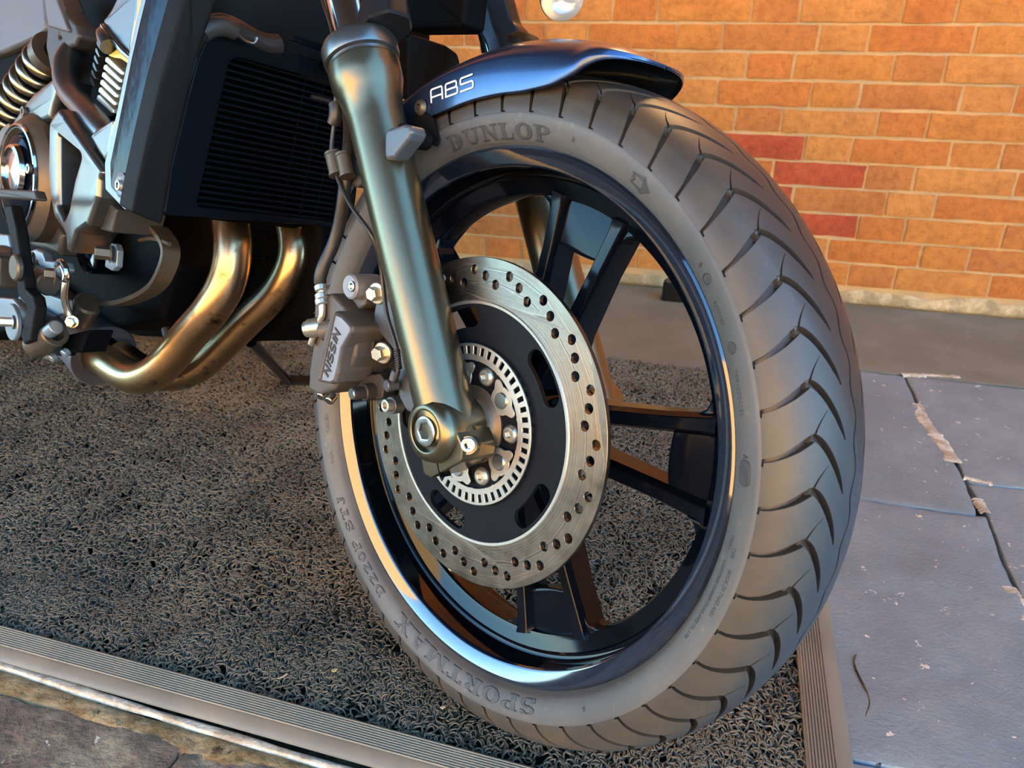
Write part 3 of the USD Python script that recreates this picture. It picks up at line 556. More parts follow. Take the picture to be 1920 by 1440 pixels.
# raised lettering on the tyre's side
def sw(R): return np.interp(R, A([p[0] for p in side_p])[::-1], A([p[1] for p in side_p])[::-1])
def on_side(shape, th0, R, h=.0008, depth=.0010):
    """A flat shape (x along, y outwards, metres) laid on the sidewall, reading clockwise from the angle th0"""
    shape = shape.segmentize(.0025); t = chext(shape, depth, depth * .35); x, y, z = t.vertices.T
    Rv = R + y; ang = math.radians(th0) - x / (R + .006)
    return trimesh.Trimesh(np.column_stack([Rv * np.cos(ang), Rv * np.sin(ang), sw(Rv) + z - .00015]), t.faces[:, ::-1] if False else t.faces, process=False)
def fix(m_):   # faces must look outwards after the mapping
    n = m_.face_normals
    if n[:, 2].sum() < 0: m_ = trimesh.Trimesh(m_.vertices, m_.faces[:, ::-1], process=False)
    return m_
def L_(*p, t=.22): return LineString(p).buffer(t / 2, cap_style='flat', join_style='mitre')
def bx(x0, y0, x1, y1): return box(x0, y0, x1, y1)
SER = .11
def glyph(c):
    f = lambda x, y, w: bx(x - w / 2, y, x + w / 2, y + SER)
    el = lambda cx, cy, rx, ry: affinity.scale(Point(cx, cy).buffer(1, quad_segs=10), rx, ry)
    if c == 'D': return unary_union([bx(.12, 0, .34, 1), (el(.34, .5, .5, .5).difference(el(.34, .5, .27, .38))).intersection(bx(.3, 0, 1, 1)), bx(0, 0, .4, SER), bx(0, 1 - SER, .4, 1)]), .88
    if c == 'U': return unary_union([bx(.1, .3, .32, 1), bx(.62, .3, .78, 1), (el(.44, .34, .34, .34).difference(el(.46, .36, .16, .22))).intersection(bx(0, 0, 1, .36)), f(.21, 1 - SER, .42), f(.7, 1 - SER, .36)]), .92
    if c == 'N': return unary_union([bx(.1, 0, .24, 1), bx(.68, 0, .82, 1), Polygon([(.1, 1), (.34, 1), (.82, 0), (.6, 0)]), f(.17, 0, .36), f(.14, 1 - SER, .3), f(.75, 1 - SER, .36)]), .96
    if c == 'L': return unary_union([bx(.1, 0, .34, 1), f(.22, 1 - SER, .44), bx(0, 0, .7, SER), Polygon([(.58, 0), (.72, 0), (.72, .36), (.66, .36)])]), .8
    if c == 'O': return el(.44, .5, .44, .5).difference(el(.44, .5, .2, .36)), .94
    if c in 'PR':
        g = [bx(.1, 0, .33, 1), (el(.44, .72, .36, .28).difference(el(.42, .72, .14, .17))).intersection(bx(.3, .4, 1, 1)), f(.2, 0, .42), bx(0, 1 - SER, .4, 1)]
        if c == 'R': g += [Polygon([(.36, .5), (.58, .5), (.88, 0), (.62, 0)]), bx(.6, 0, .92, SER)]
        return unary_union(g), .94 if c == 'R' else .86
    if c == 'S':
        u = el(.4, .72, .34, .28).difference(el(.4, .72, .14, .17)).difference(bx(.4, .45, 1, .72)); l = el(.4, .3, .36, .3).difference(el(.4, .3, .14, .18)).difference(bx(-.1, .3, .4, .6))
        return unary_union([u, l, bx(.6, .7, .74, 1), bx(.04, 0, .18, .3)]), .84
    if c == 'T': return unary_union([bx(.3, 0, .54, 1), bx(0, .88, .84, 1), bx(0, .7, .1, 1), bx(.74, .7, .84, 1), f(.42, 0, .48)]), .9
    if c == 'M': return unary_union([bx(.1, 0, .24, 1), bx(.86, 0, 1.08, 1), Polygon([(.1, 1), (.36, 1), (.68, .1), (.5, .1)]), Polygon([(.5, .1), (.66, .1), (.98, 1), (.86, 1)]), f(.17, 0, .36), f(.97, 0, .42), f(.14, 1 - SER, .3), f(1, 1 - SER, .34)]), 1.22
    if c == 'A': return unary_union([Polygon([(.06, 0), (.2, 0), (.52, 1), (.4, 1)]), Polygon([(.38, 1), (.58, 1), (.92, 0), (.68, 0)]), bx(.26, .28, .7, .39), f(.13, 0, .34), f(.8, 0, .42)]), .98
    if c == 'X': return unary_union([Polygon([(.06, 1), (.34, 1), (.88, 0), (.6, 0)]), Polygon([(.7, 1), (.82, 1), (.24, 0), (.1, 0)]), f(.17, 0, .36), f(.74, 0, .42), f(.2, 1 - SER, .42), f(.76, 1 - SER, .34)]), .94
    if c == '2': return unary_union([L_((.1, .7), (.1, .85), (.3, .93), (.55, .88), (.58, .68), (.12, .1), t=.2), bx(.04, 0, .7, .16)]), .82
    if c == '0': return el(.36, .5, .34, .5).difference(el(.36, .5, .15, .36)), .8
    if c == 'F': return unary_union([bx(.1, 0, .33, 1), bx(0, .88, .72, 1), bx(.3, .46, .56, .58), bx(.62, .68, .72, 1), f(.2, 0, .42)]), .8
    if c == 'J': return unary_union([bx(.36, .25, .58, 1), (el(.32, .26, .26, .26).difference(el(.32, .26, .08, .14))).intersection(bx(0, 0, 1, .27)), f(.46, 1 - SER, .4)]), .74
    return None, .5
def word(txt, h, width=None):
    g, x = [], 0
    for ch in txt:
        p, w = glyph(ch)
        if p is not None: g.append(affinity.translate(p, x, 0))
        x += w + .06
    s = unary_union(g); sx = h if width is None else width / x
    return affinity.scale(s, sx, h, origin=(0, 0))
def letters(txt, th0, th1, R, h):
    wd = math.radians(th0 - th1) * (R + .006); s = word(txt, h, wd).buffer(0)
    return fix(on_side(s, th0, R))
part('tyre_lettering', put(letters('DUNLOP', 112.5, 84.2, .2508, .0128), WF), MT['letter'], wheel, smooth=20)
part('tyre_lettering', put(letters('SPORTMAX', -61.8, -107.5, .2518, .0132), WF), MT['letter'], wheel, smooth=20)
part('tyre_lettering', put(letters('D220F STJ', -114, -142, .2545, .0085), WF), MT['letter'], wheel, smooth=20)
def tmesh(txt, h): 
    t = meshkit.text_mesh(txt, h, .0004); return t
def small(txt, th0, R, h):
    t = tmesh(txt, h); x, y, z = t.vertices.T; Rv = R + y; ang = math.radians(th0) - x / (R + h / 2)
    return fix(trimesh.Trimesh(np.column_stack([Rv * np.cos(ang), Rv * np.sin(ang), sw(Rv) + z - .0001]), t.faces, process=False))
smalls = [('A037783', 38.6, .2562, .0030), ('75R-0004161', 27.5, .2562, .0034), ('B', 11.2, .2568, .0058), ('MADE IN THAILAND', -3.8, .2622, .0030), ('SUMITOMO RUBBER (THAILAND) CO., LTD.', -3.0, .2552, .0026),
          ('TWI', -.2, .2600, .003), ('TREAD', 1.5, .2560, .0026), ('RADIAL', -150, .2560, .0032), ('TUBELESS', -158, .2560, .0032), ('E11', 31.4, .2575, .003)]
sm = [put(small(*a_), WF) for a_ in smalls]
def on2(shape, th0, R): return put(fix(on_side(shape, th0, R)), WF)
sm.append(on2(Point(.002, .0018).buffer(.0042).difference(Point(.002, .0018).buffer(.0036)), 31.2, .2575))
sm.append(on2(Point(.002, .0018).buffer(.0042).difference(Point(.002, .0018).buffer(.0032)).union(Point(.002, .0018).buffer(.0016)), 42.6, .2575))
pill = LineString([(0, .003), (.009, .003)]).buffer(.005); sm.append(on2(pill.difference(pill.buffer(-.0006)), 12.6, .2566))
tri = Polygon([(0, 0), (.0045, 0), (.00225, .006)])
for th in (79.3, -48.5, -166, 14.5, 45): sm.append(on2(affinity.scale(tri.difference(tri.buffer(-.0007)), .7, .7, origin=(0, 0)), th, .2585))
arrow = Polygon([(0, .001), (.012, .001), (.012, -.002), (.022, .005), (.012, .012), (.012, .009), (0, .009), (.004, .005)]); sm.append(on2(arrow.difference(arrow.buffer(-.0007)), 64.5, .2550))
part('small_lettering', cat(sm), MT['letter'], wheel, smooth=20)

# spokes, webs, hub (the cast wheel)
def hullbox(pts): return trimesh.convex.convex_hull(A(pts))
def spoke_mesh(c, s_):
    """one of a pair, s_=+1/-1; a bar with a ridge down its face"""
    ca, saa = math.cos(math.radians(c)), math.sin(math.radians(c))
    secs = []
    for R, off, w_, hf in ((.045, .0165, .011, .030), (.100, .0225, .0088, .0175), (.160, .0295, .0085, .0150), (.200, .0352, .0095, .0150), (.2095, .037, .0120, .0165)):
        o2 = s_ * off
        secs.append([(R, o2 + x, z) for x, z in ((-w_, -hf), (w_, -hf), (w_, hf * .55), (w_ * .62, hf * .95), (w_ * .50, hf), (-w_ * .50, hf), (-w_ * .62, hf * .95), (-w_, hf * .55))])
    V = A(secs); n, k = V.shape[:2]; V = V.reshape(-1, 3); V = np.column_stack([V[:, 0] * ca - V[:, 1] * saa, V[:, 0] * saa + V[:, 1] * ca, V[:, 2]])
    i, j = np.meshgrid(np.arange(n - 1), np.arange(k), indexing='ij'); a, b = i * k + j, i * k + (j + 1) % k; F = np.vstack([np.stack([a, b, b + k], -1).reshape(-1, 3), np.stack([a, b + k, a + k], -1).reshape(-1, 3)])
    t = trimesh.Trimesh(V, F, process=False)
    if (t.face_normals * (t.triangles_center - [ca * .13 - saa * s_ * .026, saa * .13 + ca * s_ * .026, 0])).sum() < 0: t.invert()
    return t
def polar(R, a): return (R * math.cos(math.radians(a)), R * math.sin(math.radians(a)))
PC = [7.3 + 72 * k for k in range(5)]
for c in PC:
    for s_ in (1, -1): part('spoke', put(spoke_mesh(c, s_), WF), MT['spoke'], wheel, smooth=25)
    ca = math.radians(c); arcp = [polar(.2115, c + a_) for a_ in np.linspace(-9.6, 9.6, 12)]
    inner = [polar(.166 + .006 * (abs(a_) / 10) ** 2, c + a_) for a_ in np.linspace(9.6, -9.6, 12)]
    w_ = chext(Polygon(arcp + inner), .018, .0025, 2); w_.apply_translation([0, 0, -.010]); part('spoke_web', put(w_, WF), MT['spoke'], wheel, smooth=30)
    for s_ in (1, -1):                                     # fillets where the spokes run into the rim
        a1 = c + s_ * 12.2; P_ = [polar(.2112, a1), polar(.2112, a1 + s_ * 7.0), polar(.2075, a1 + s_ * 3.2), polar(.2025, a1 + s_ * 1.2), polar(.194, a1 + s_ * .2)]
        w2 = chext(Polygon(P_).buffer(0), .022, .002, 2); w2.apply_translation([0, 0, -.011]); part('spoke_fillet', put(w2, WF), MT['spoke'], wheel, smooth=30)
part('hub', put(lathe([(1e-5, -.062), (.03, -.062), (.034, -.058), (.036, -.03), (.044, -.02), (.044, .02), (.038, .032), (.058, .050), (.058, .0625), (1e-5, .0625)], 72), WF), MT['gloss'], wheel)

# brake disc
circ2 = lambda R, x=0, y=0, q=48: Point(x, y).buffer(R, quad_segs=q)
DZ = .0655
holes = []
for k in range(20):
    for R, a_ in ((.1388, 102.4), (.1338, 96.5), (.1278, 90.6)): holes.append(circ2(.0042, *polar(R, a_ + 18.2 / 18.2 * 18 * k), q=6))
ann = circ2(.150, q=64).difference(circ2(.1105, q=64)).difference(unary_union(holes))
dm = chext(ann, .0046, .0003); dm.apply_translation([0, 0, DZ]); disc = part('brake_disc', put(dm, WF), MT['disc'], smooth=30)
rad = np.hypot(*(inframe(WF, dm.vertices @ WF[:3, :3].T + WF[:3, 3])[:, :2].T)) if False else None
mp = UsdGeom.Mesh.Get(stage, disc); pv = np.array(mp.GetPointsAttr().Get()) + org(disc); lv = inframe(WF, pv); primvar(disc, 'rad', np.hypot(lv[:, 0], lv[:, 1]))
def kidney(R, a0, a1, w_): return LineString([polar(R, a_) for a_ in np.linspace(a0, a1, 14)]).buffer(w_, quad_segs=8)
car = circ2(.1105, q=64).difference(circ2(.036)).difference(unary_union([kidney(.0965, 29.5 + 72 * k + 3, 56 + 72 * k - 3, .0088) for k in range(5)]))
cm_ = chext(car, .005, .0007, 2); cm_.apply_translation([0, 0, DZ - .0008]); part('disc_carrier', put(cm_, WF), MT['carrier'], disc, smooth=30)
lip = lathe([(.1085, DZ + .0040), (.1088, DZ + .0052), (.1112, DZ + .0054), (.1122, DZ + .0045)], 160); part('disc_step', put(lip, WF), MT['sensor'], disc)
TZ = DZ + .0075
lob = [Point(*polar(.046, 45.5 + 72 * k)).buffer(.0128, quad_segs=8).union(Polygon([polar(.040, 45.5 + 72 * k - 10), polar(.0605, 45.5 + 72 * k - 25), polar(.0605, 45.5 + 72 * k + 25), polar(.040, 45.5 + 72 * k + 10)])) for k in range(5)]
tone = unary_union([circ2(.0738, q=48).difference(circ2(.0585, q=48))] + lob).buffer(-.004, quad_segs=6).buffer(.004, quad_segs=6).difference(circ2(.036))
slots = [Polygon([polar(.0640, a_ - 1.75), polar(.0712, a_ - 1.75), polar(.0712, a_ + 1.75), polar(.0640, a_ + 1.75)]).buffer(-.0004).buffer(.0004, quad_segs=2) for a_ in np.arange(0, 360, 7.5)]
tone = tone.difference(unary_union(slots)); tm = chext(tone, .0018, .0003); tm.apply_translation([0, 0, TZ]); part('tone_ring', put(tm, WF), MT['sensor'], disc, smooth=30)
for k in range(5):
    rv = lathe([(1e-5, .0018), (.0066, .0018), (.0074, .001), (.0074, -.001)], 24); part('rivet', put(rv, WF @ frame([*polar(.0465, 45.5 + 72 * k), TZ + .0016], [1, 0, 0], [0, 1, 0], [0, 0, 1])), MT['steel'], disc)
    Mb = WF @ frame([*polar(.0478, 9.0 + 72 * k), DZ + .004], [1, 0, 0], [0, 1, 0], [0, 0, 1])
    bolt = cat([lathe([(.0080, 0), (.0086, .0014), (.0082, .0036), (.0062, .0056), (.0040, .0058), (.0038, .003), (1e-5, .003)], 28), chext(circ2(.0046, q=6).difference(hexpoly(.0034)), .0056, .0003)])
    part('disc_bolt', put(bolt, Mb), MT['zinc'], disc)
    pad = lathe([(.0125, 0), (.0120, .0035), (1e-5, .0036)], 24); part('bolt_boss', put(pad, WF @ frame([*polar(.0478, 9.0 + 72 * k), DZ + .0008], [1, 0, 0], [0, 1, 0], [0, 0, 1])), MT['carrier'], disc)
sp = lathe([(.036, DZ + .002), (.036, DZ + .006), (.0315, DZ + .0085), (.0290, DZ + .012), (.0285, DZ + .016), (.0240, DZ + .0165), (.0235, DZ + .022), (.0215, DZ + .0225), (.0215, DZ + .035)], 64)
part('axle_spacer', put(sp, WF), MT['castbr'], disc)

# ------------------------------------------------------------------ fork
SN = .102
FOFF = .0025
FK = frame(CTR + NA * SN + E1 * FOFF, E1, -NA, SG)       # x forward, y to the left, z up along the leg
FKL = frame(CTR - NA * SN + E1 * FOFF, E1, -NA, SG)
legp = [(1e-5, -.012), (.024, -.012), (.0262, -.008), (.0262, .03), (.0262, .255), (.0264, .292), (.0275, .305), (.0305, .318), (.0335, .328), (.0340, .336), (.0340, .345), (.0335, .346), (.0335, .3475)]
def leg_mesh(): return lathe(legp, 64)
leg = part('fork_leg', put(leg_mesh(), FK), MT['fork'], label='gunmetal lower fork leg on the near side')
lugM = zframe(CTR, NA, SG)
lug = lathe([(1e-5, .072), (.0265, .072), (.0282, .076), (.0292, .112), (.0288, .119), (.0268, .1250), (.0225, .1283), (.0193, .1286), (.0182, .1280), (.0178, .122), (1e-5, .122)], 72)
part('axle_lug', put(lug, lugM), MT['fork'], leg)
clampb = chext(rpts([(-.0248, .0), (-.0285, -.034), (-.020, -.039), (.0245, -.0335), (.031, -.022), (.0245, .004)], .005), .040, .002, 2); clampb.apply_translation([0, 0, .078])
# (x forward = E1, y up = SG)
CF = frame(CTR, E1, SG, NA) if np.linalg.det(np.stack([E1, SG, NA], 1)) > 0 else frame(CTR, E1, SG, NA)
part('axle_clamp', put(clampb, CF), MT['fork'], leg)
slot = chext(box(-.0007, -.041, .0007, -.0262), .012, .0001); slot.apply_translation([-.006, 0, .1062]); part('clamp_slot', put(slot, CF), MT['near_black'], leg)
part('axle_bolt', put(sockbolt(frame([0, 0, 0], [1, 0, 0], [0, 1, 0], [0, 0, 1]), .0135, .0075, .0072, .0065), lugM @ frame([0, 0, .1218], [1, 0, 0], [0, 1, 0], [0, 0, 1])), MT['steel'], leg)
part('pinch_bolt', put(sockbolt(np.eye(4), .0062, .006, .0034), zframe(W((877, 835), .112) - NA * .002, NA * .8 + E1 * .55, SG)), MT['zinc'], leg)
pb = cyl(.0085, 0, .012); part('pinch_boss', put(pb, zframe(W((877, 835), .112) - (NA * .8 + E1 * .55) * .013, NA * .8 + E1 * .55, SG)), MT['fork'], leg)
part('dust_seal', put(lathe([(.0310, .345), (.0322, .3465), (.0322, .351), (.0352, .3525), (.0360, .356), (.0360, .366), (.0340, .370), (.0300, .3705), (.0212, .371)], 64), FK), MT['castal'], leg)
part('fork_tube', put(cyl(.0206, .33, .80, .001, 64), FK), MT['chrome'], leg)
# slider cover: a moulded half shell on the front of the tube
# moulded slider guard on the front of the tube: a wide foot, a slanted shoulder and a slimmer upper shell
def guard_ring(z, x0, x1, w_, sl=0.0, yo=0.0):
    P_ = rpts([(x0, -w_), (x1 - .014, -w_), (x1, -w_ * .45), (x1, w_ * .45), (x1 - .014, w_), (x0, w_)], .004)
    q = A([P_.exterior.interpolate(t, normalized=True).coords[0] for t in np.linspace(0, 1, 48, endpoint=False)])
    k0 = np.argmax(-q[:, 0] * 10 - q[:, 1]); q = np.roll(q, -k0, 0); return np.column_stack([q[:, 0], q[:, 1] + yo, z + sl * (q[:, 0] - x0)])
GR = np.stack([guard_ring(.3722, -.002, .0500, .0235, 0, .0125), guard_ring(.3745, -.003, .0520, .0245, 0, .0125), guard_ring(.386, .006, .0520, .0235, .15, .015), guard_ring(.397, .014, .0515, .0215, .25, .018), guard_ring(.405, .014, .0495, .0200, .2, .020), guard_ring(.415, .012, .0485, .0195, .1, .021), guard_ring(.75, .012, .0485, .0195, 0, .021)])
def loft(Rg):
    n_, k_ = Rg.shape[:2]; V = np.vstack([Rg.reshape(-1, 3), Rg[0].mean(0)[None], Rg[-1].mean(0)[None]]); i, j = np.meshgrid(np.arange(n_ - 1), np.arange(k_), indexing='ij'); a, b = i * k_ + j, i * k_ + (j + 1) % k_
    q = np.arange(k_); q2 = (q + 1) % k_
    t = trimesh.Trimesh(V, np.vstack([np.stack([a, b, b + k_], -1).reshape(-1, 3), np.stack([a, b + k_, a + k_], -1).reshape(-1, 3), np.stack([q2, q, np.full(k_, n_ * k_)], 1), np.stack([(n_ - 1) * k_ + q, (n_ - 1) * k_ + q2, np.full(k_, n_ * k_ + 1)], 1)]), process=False)
    return t if t.volume > 0 else trimesh.Trimesh(t.vertices, t.faces[:, ::-1], process=False)
part('tube_guard', put(loft(GR), FK), MT['guard'], leg, smooth=24)
part('mudguard_boss', wplate([(720, 284), (721, 248), (728, 241), (757, 232), (768, 235), (772, 248), (765, 262), (737, 297), (722, 300)], .122, .018, .003, .003), MT['forkm'], leg, label='lighter grey lug that carries the mudguard')
part('hose_lug', wplate([(656, 350), (654, 330), (664, 306), (684, 288), (700, 300), (704, 330), (668, 351)], .108, .016, .003, .003), MT['forkm'], leg)
part('caliper_lug', put(chext(rpts([(-.012, .150), (-.060, .150), (-.075, .132), (-.078, .118), (-.055, .085), (-.066, .045), (-.060, .030), (-.040, .018), (-.012, .030)], .006), .016, .003, 2), CF @ frame([0, 0, .080], [1, 0, 0], [0, 1, 0], [0, 0, 1])), MT['forkm'], leg)
legL = part('fork_leg', put(leg_mesh(), FKL), MT['fork'], label='gunmetal lower fork leg on the far side')
part('axle_lug', put(lathe([(1e-5, -.127), (.025, -.127), (.0265, -.12), (.0265, -.078), (1e-5, -.074)], 48), lugM), MT['fork'], legL)
part('dust_seal', put(lathe([(.0335, .345), (.0352, .3525), (.0360, .356), (.0360, .366), (.0340, .370), (.0212, .371)], 48), FKL), MT['matte'], legL)
part('fork_tube', put(cyl(.0206, .33, .80, .001, 64), FKL), MT['chrome'], legL)
part('tube_guard', put(loft(GR * [1, -1, 1]), FKL), MT['guard'], legL, smooth=24)

part('headlamp_bracket', wplate([(735, -70), (738, 40), (748, 50), (765, 54), (858, 52), (868, 44), (880, -70)], .03, .03, .003, .004), MT['near_black'], label='black bracket under the headlamp')

# ------------------------------------------------------------------ front mudguard
from scipy.interpolate import PchipInterpolator as Pch
phi = np.linspace(0, 1, 44)[1:]
tA = np.radians(np.r_[np.linspace(146, 82, 100), 82 - 6 * np.sin(phi * math.pi / 2)]); td = np.degrees(tA)
Re = Pch([75.9, 76.6, 78.0, 79.4, 80.6, 82, 84.5, 87, 94, 109, 118, 127, 147], [.3312, .3300, .3262, .3212, .3150, .3080, .3000, .2945, .2882, .2868, .2900, .2985, .300])(td)   # lower edge
Rr = Pch([75.9, 77, 79, 82, 84, 95, 105, 118, 130, 147], [.3326, .3318, .3285, .3225, .3190, .3172, .3175, .3185, .3185, .317])(td)             # shoulder ridge
Rc = Pch([75.9, 77.5, 80, 88, 95, 120, 147], [.3332, .3352, .3368, .3378, .3375, .335, .333])(td)                                            # crown
hw = np.r_[np.interp(np.linspace(82, 146, 100)[::-1], [82, 118, 127, 146], [.0662, .0668, .0665, .062]), .0662 * np.maximum(np.cos(phi * math.pi / 2), .03) ** 1.25]
def sect(k, dr=0.0):
    re_, rr_, rc_, w_ = Re[k], min(Rr[k], Rc[k]), Rc[k], hw[k]
    rr_ = max(rr_, re_ + .001)
    half = [(re_, w_), (re_ + (rr_ - re_) * .5, w_ * 1.0), (rr_ - .003, w_ * .985), (rr_ + .001, w_ * .955), (rr_ + (rc_ - rr_) * .40, w_ * .86), (rr_ + (rc_ - rr_) * .78, w_ * .66), (rc_ - .0006, w_ * .36), (rc_, 0)]
    h = A(half); full = np.vstack([h, h[-2::-1] * [1, -1]])
    if dr:
        c = A([[re_ - .05, 0]]); v = full - c; full = full - v / np.linalg.norm(v, axis=1, keepdims=True) * float(np.clip((rc_ - re_) * .11, .0002, dr))
    return full
def shell(dr): return np.stack([sect(k, dr) for k in range(len(td))])
So, Si = shell(0), shell(.0032)
def to3(Sx): return np.stack([Sx[..., 0] * np.cos(tA)[:, None], Sx[..., 0] * np.sin(tA)[:, None], Sx[..., 1]], -1)
n, k = So.shape[:2]; Vo, Vi = to3(So).reshape(-1, 3), to3(Si).reshape(-1, 3); i, j = np.meshgrid(np.arange(n - 1), np.arange(k - 1), indexing='ij'); a, b, c, d = i * k + j, (i + 1) * k + j, (i + 1) * k + j + 1, i * k + j + 1
fo = np.vstack([np.stack([a, c, b], -1).reshape(-1, 3), np.stack([a, d, c], -1).reshape(-1, 3)]); N = n * k; F = [fo, fo[:, ::-1] + N]
def stitch(ix): return [np.stack([ix[:-1], ix[1:], ix[1:] + N], 1), np.stack([ix[:-1], ix[1:] + N, ix[:-1] + N], 1)]
F += stitch(np.arange(n) * k) + [f[:, ::-1] for f in stitch(np.arange(n) * k + k - 1)] + [f[:, ::-1] for f in stitch(np.arange(k))] + stitch((n - 1) * k + np.arange(k))
fm = trimesh.Trimesh(np.vstack([Vo, Vi]), np.vstack(F), process=False)
test = fm.face_normals[:10] ; 
if (fm.face_normals[:len(fo)] * np.column_stack([fm.triangles_center[:len(fo), :2], 0 * fm.triangles_center[:len(fo), 2]])).sum() < 0: fm.invert()
fender = part('front_mudguard', put(fm, WF), MT['fender'], smooth=32, label='glossy black front mudguard')
def on_fender(shape, p0, p1, th=.0006):
    """A flat badge (unit height) laid on the mudguard's flank between two pixels' points"""
    a_, b_ = W(p0, .0668), W(p1, .0668); x = b_ - a_; w_ = np.linalg.norm(x); x /= w_; y = np.cross(NA, x); M = frame(a_, x, y, NA); t = chext(shape, th, .0001); return put(t, M), w_
def lns(*ps, t=.13): return unary_union([LineString(p).buffer(t / 2, cap_style='flat', join_style='round') for p in ps])
def rr_(pts, r=.16): 
    out = [pts[0]]
    for k_ in range(1, len(pts) - 1):
        p, a_, b_ = A(pts[k_]), A(pts[k_ - 1]), A(pts[k_ + 1]); u, v = (a_ - p), (b_ - p); u /= np.linalg.norm(u); v /= np.linalg.norm(v)
        for t in np.linspace(0, 1, 6): out.append(tuple((1 - t) ** 2 * (p + u * r) + 2 * t * (1 - t) * p + t * t * (p + v * r)))
    return out + [pts[-1]]
gA = lns(rr_([(.07, 0), (.07, .94), (1.2, .94), (1.2, 0)]), [(.07, .38), (1.2, .38)])
gB = lns(rr_([(1.55, .06), (1.55, .94), (2.6, .94), (2.6, .52), (1.6, .52)]), rr_([(1.6, .52), (2.68, .52), (2.68, .06), (1.48, .06)]))
gS = lns(rr_([(4.15, .94), (3.0, .94), (3.0, .52), (4.15, .52), (4.15, .06), (2.95, .06)]))
badge = unary_union([gA, gB, gS]); wbad = np.linalg.norm(W((889, 165), .0668) - W((808, 194), .0668)); badge = affinity.scale(badge, wbad / 4.22, wbad / 4.22 * .92, origin=(0, 0)); badge = affinity.skew(badge, ys=0)
bmesh, _ = on_fender(badge, (808, 194), (889, 165)); part('abs_badge', bmesh, MT['white'], fender, label='silver ABS lettering')
part('mudguard_bolt', put(cat([lathe([(.0072, 0), (.0076, .001), (.0066, .0035), (.0046, .005), (.0032, .005), (.003, .002), (1e-5, .002)], 24)]), zframe(W((791, 202), .0672), NA)), MT['castbr'], fender)
stay = plate([(770, 215), (792, 206), (812, 222), (822, 262), (818, 275), (800, 268), (790, 240), (772, 232)], .0685, .003, .002, .0008, proj=W, M=WF); part('mudguard_stay', stay, MT['matte'], fender)
part('stay_bolt', put(cyl(.010, 0, .030), zframe(W((800, 262), .070), NA)), MT['matte'], fender)

# ------------------------------------------------------------------ brake caliper, hose and wheel-speed wire
CT = .128
body_o = [(618, 556), (646, 549), (668, 575), (684, 612), (690, 640), (676, 668), (656, 706), (640, 730), (612, 731), (592, 722), (590, 690), (598, 646), (610, 600)]
face_o = [(626, 582), (640, 592), (660, 613), (658, 624), (640, 652), (634, 680), (632, 700), (627, 718), (619, 721), (592, 716), (596, 690), (604, 640)]
cal = part('brake_caliper', wplate(face_o, CT, .044, .003, .004, 3), MT['caliper'])
part('caliper_face', wplate([(628, 590), (640, 596), (656, 614), (654, 624), (637, 652), (630, 690), (624, 713), (618, 716), (596, 711), (600, 690), (608, 640)], CT + .0012, .003, .003, .0008), MT['calface'], cal)
part('caliper_bridge', wplate([(614, 556), (646, 550), (670, 576), (688, 606), (694, 640), (690, 668), (676, 700), (650, 728), (620, 738), (602, 728), (604, 690), (612, 640)], CT - .014, .050, .004, .004, z_trace=CT - .03), MT['caliper'], cal)
part('caliper_rear_half', wplate([(640, 560), (690, 560), (706, 610), (700, 660), (680, 712), (640, 735), (618, 700), (625, 620)], .076, .020, .004, .003), MT['caliper'], cal)
part('piston_housing', put(lathe([(1e-5, .078), (.028, .078), (.028, .094), (.025, .098), (.025, .106), (1e-5, .106)], 40), zframe(W((676, 634), .09) - NA * .09, NA)), MT['castdk'], cal)
part('caliper_rib', wplate([(622, 590), (628, 584), (600, 712), (594, 712), (601, 660), (610, 620)], CT + .003, .006, .0006, .0012), MT['caliper'], cal)
# raised word on the caliper: strokes of a slanted sans
def stroke(ch):
    d = {'N': [[(0, 0), (0, 1), (.7, 0), (.7, 1)]], 'I': [[(.1, 0), (.1, 1)]], 'S': [[(.7, .86), (.55, 1), (.15, 1), (0, .84), (0, .64), (.12, .53), (.58, .47), (.7, .36), (.7, .16), (.55, 0), (.15, 0), (0, .14)]]}[ch]
    return unary_union([LineString(p).buffer(.12, cap_style='flat', join_style='mitre') for p in d]), (.45 if ch == 'I' else 1.05)
g_, x_ = [], 0
for ch in 'NISSIN':
    s1, w_ = stroke(ch); g_.append(affinity.translate(s1, x_, 0)); x_ += w_
wd = unary_union(g_); p0, p1 = W((612, 702), CT + .0012), W((634, 616), CT + .0012); xd = p1 - p0; lw = np.linalg.norm(xd); xd /= lw; yd = np.cross(NA, xd)
wd = affinity.skew(affinity.scale(wd, lw / x_, .0085, origin=(0, 0)), xs=12, origin=(0, 0))
wd = affinity.translate(wd, 0, -.0042)
part('caliper_lettering', put(chext(wd, .0009, .0002), frame(p0, xd, yd, NA)), MT['castdk'], cal, smooth=20)
def onz(px, z): return W(px, z)
for px_, z in (((698, 550), .104), ((708, 662), .104)):
    part('mounting_bolt', put(hexbolt(np.eye(4), .0105, .0068, .010), zframe(onz(px_, z) - NA * .006, NA * .93 + E1 * .12 - SG * .15)), MT['zinc'], cal)
    part('bolt_sleeve', put(cyl(.0105, -.02, -.0005), zframe(onz(px_, z) - NA * .006, NA * .93 + E1 * .12 - SG * .15)), MT['castbr'], cal)
part('slide_pin_boss', put(cat([cyl(.0125, -.03, .004, .002), ]), zframe(onz((661, 537), .108), NA)), MT['calface'], cal)
part('slide_pin', put(sockbolt(np.eye(4), .0052, .002, .0028), zframe(onz((661, 537), .1121), NA)), MT['steel'], cal)
part('pin_arm', wplate([(650, 528), (676, 520), (690, 545), (684, 572), (672, 580), (655, 556)], .100, .03, .003, .002), MT['caliper'], cal)
part('pad_pin', put(cat([cyl(.0088, -.036, -.010, .001), cyl(.0064, -.011, .001, .0008)]), zframe(onz((664, 738), .112), NA * .97 - E1 * .1)), MT['castdk'], cal)
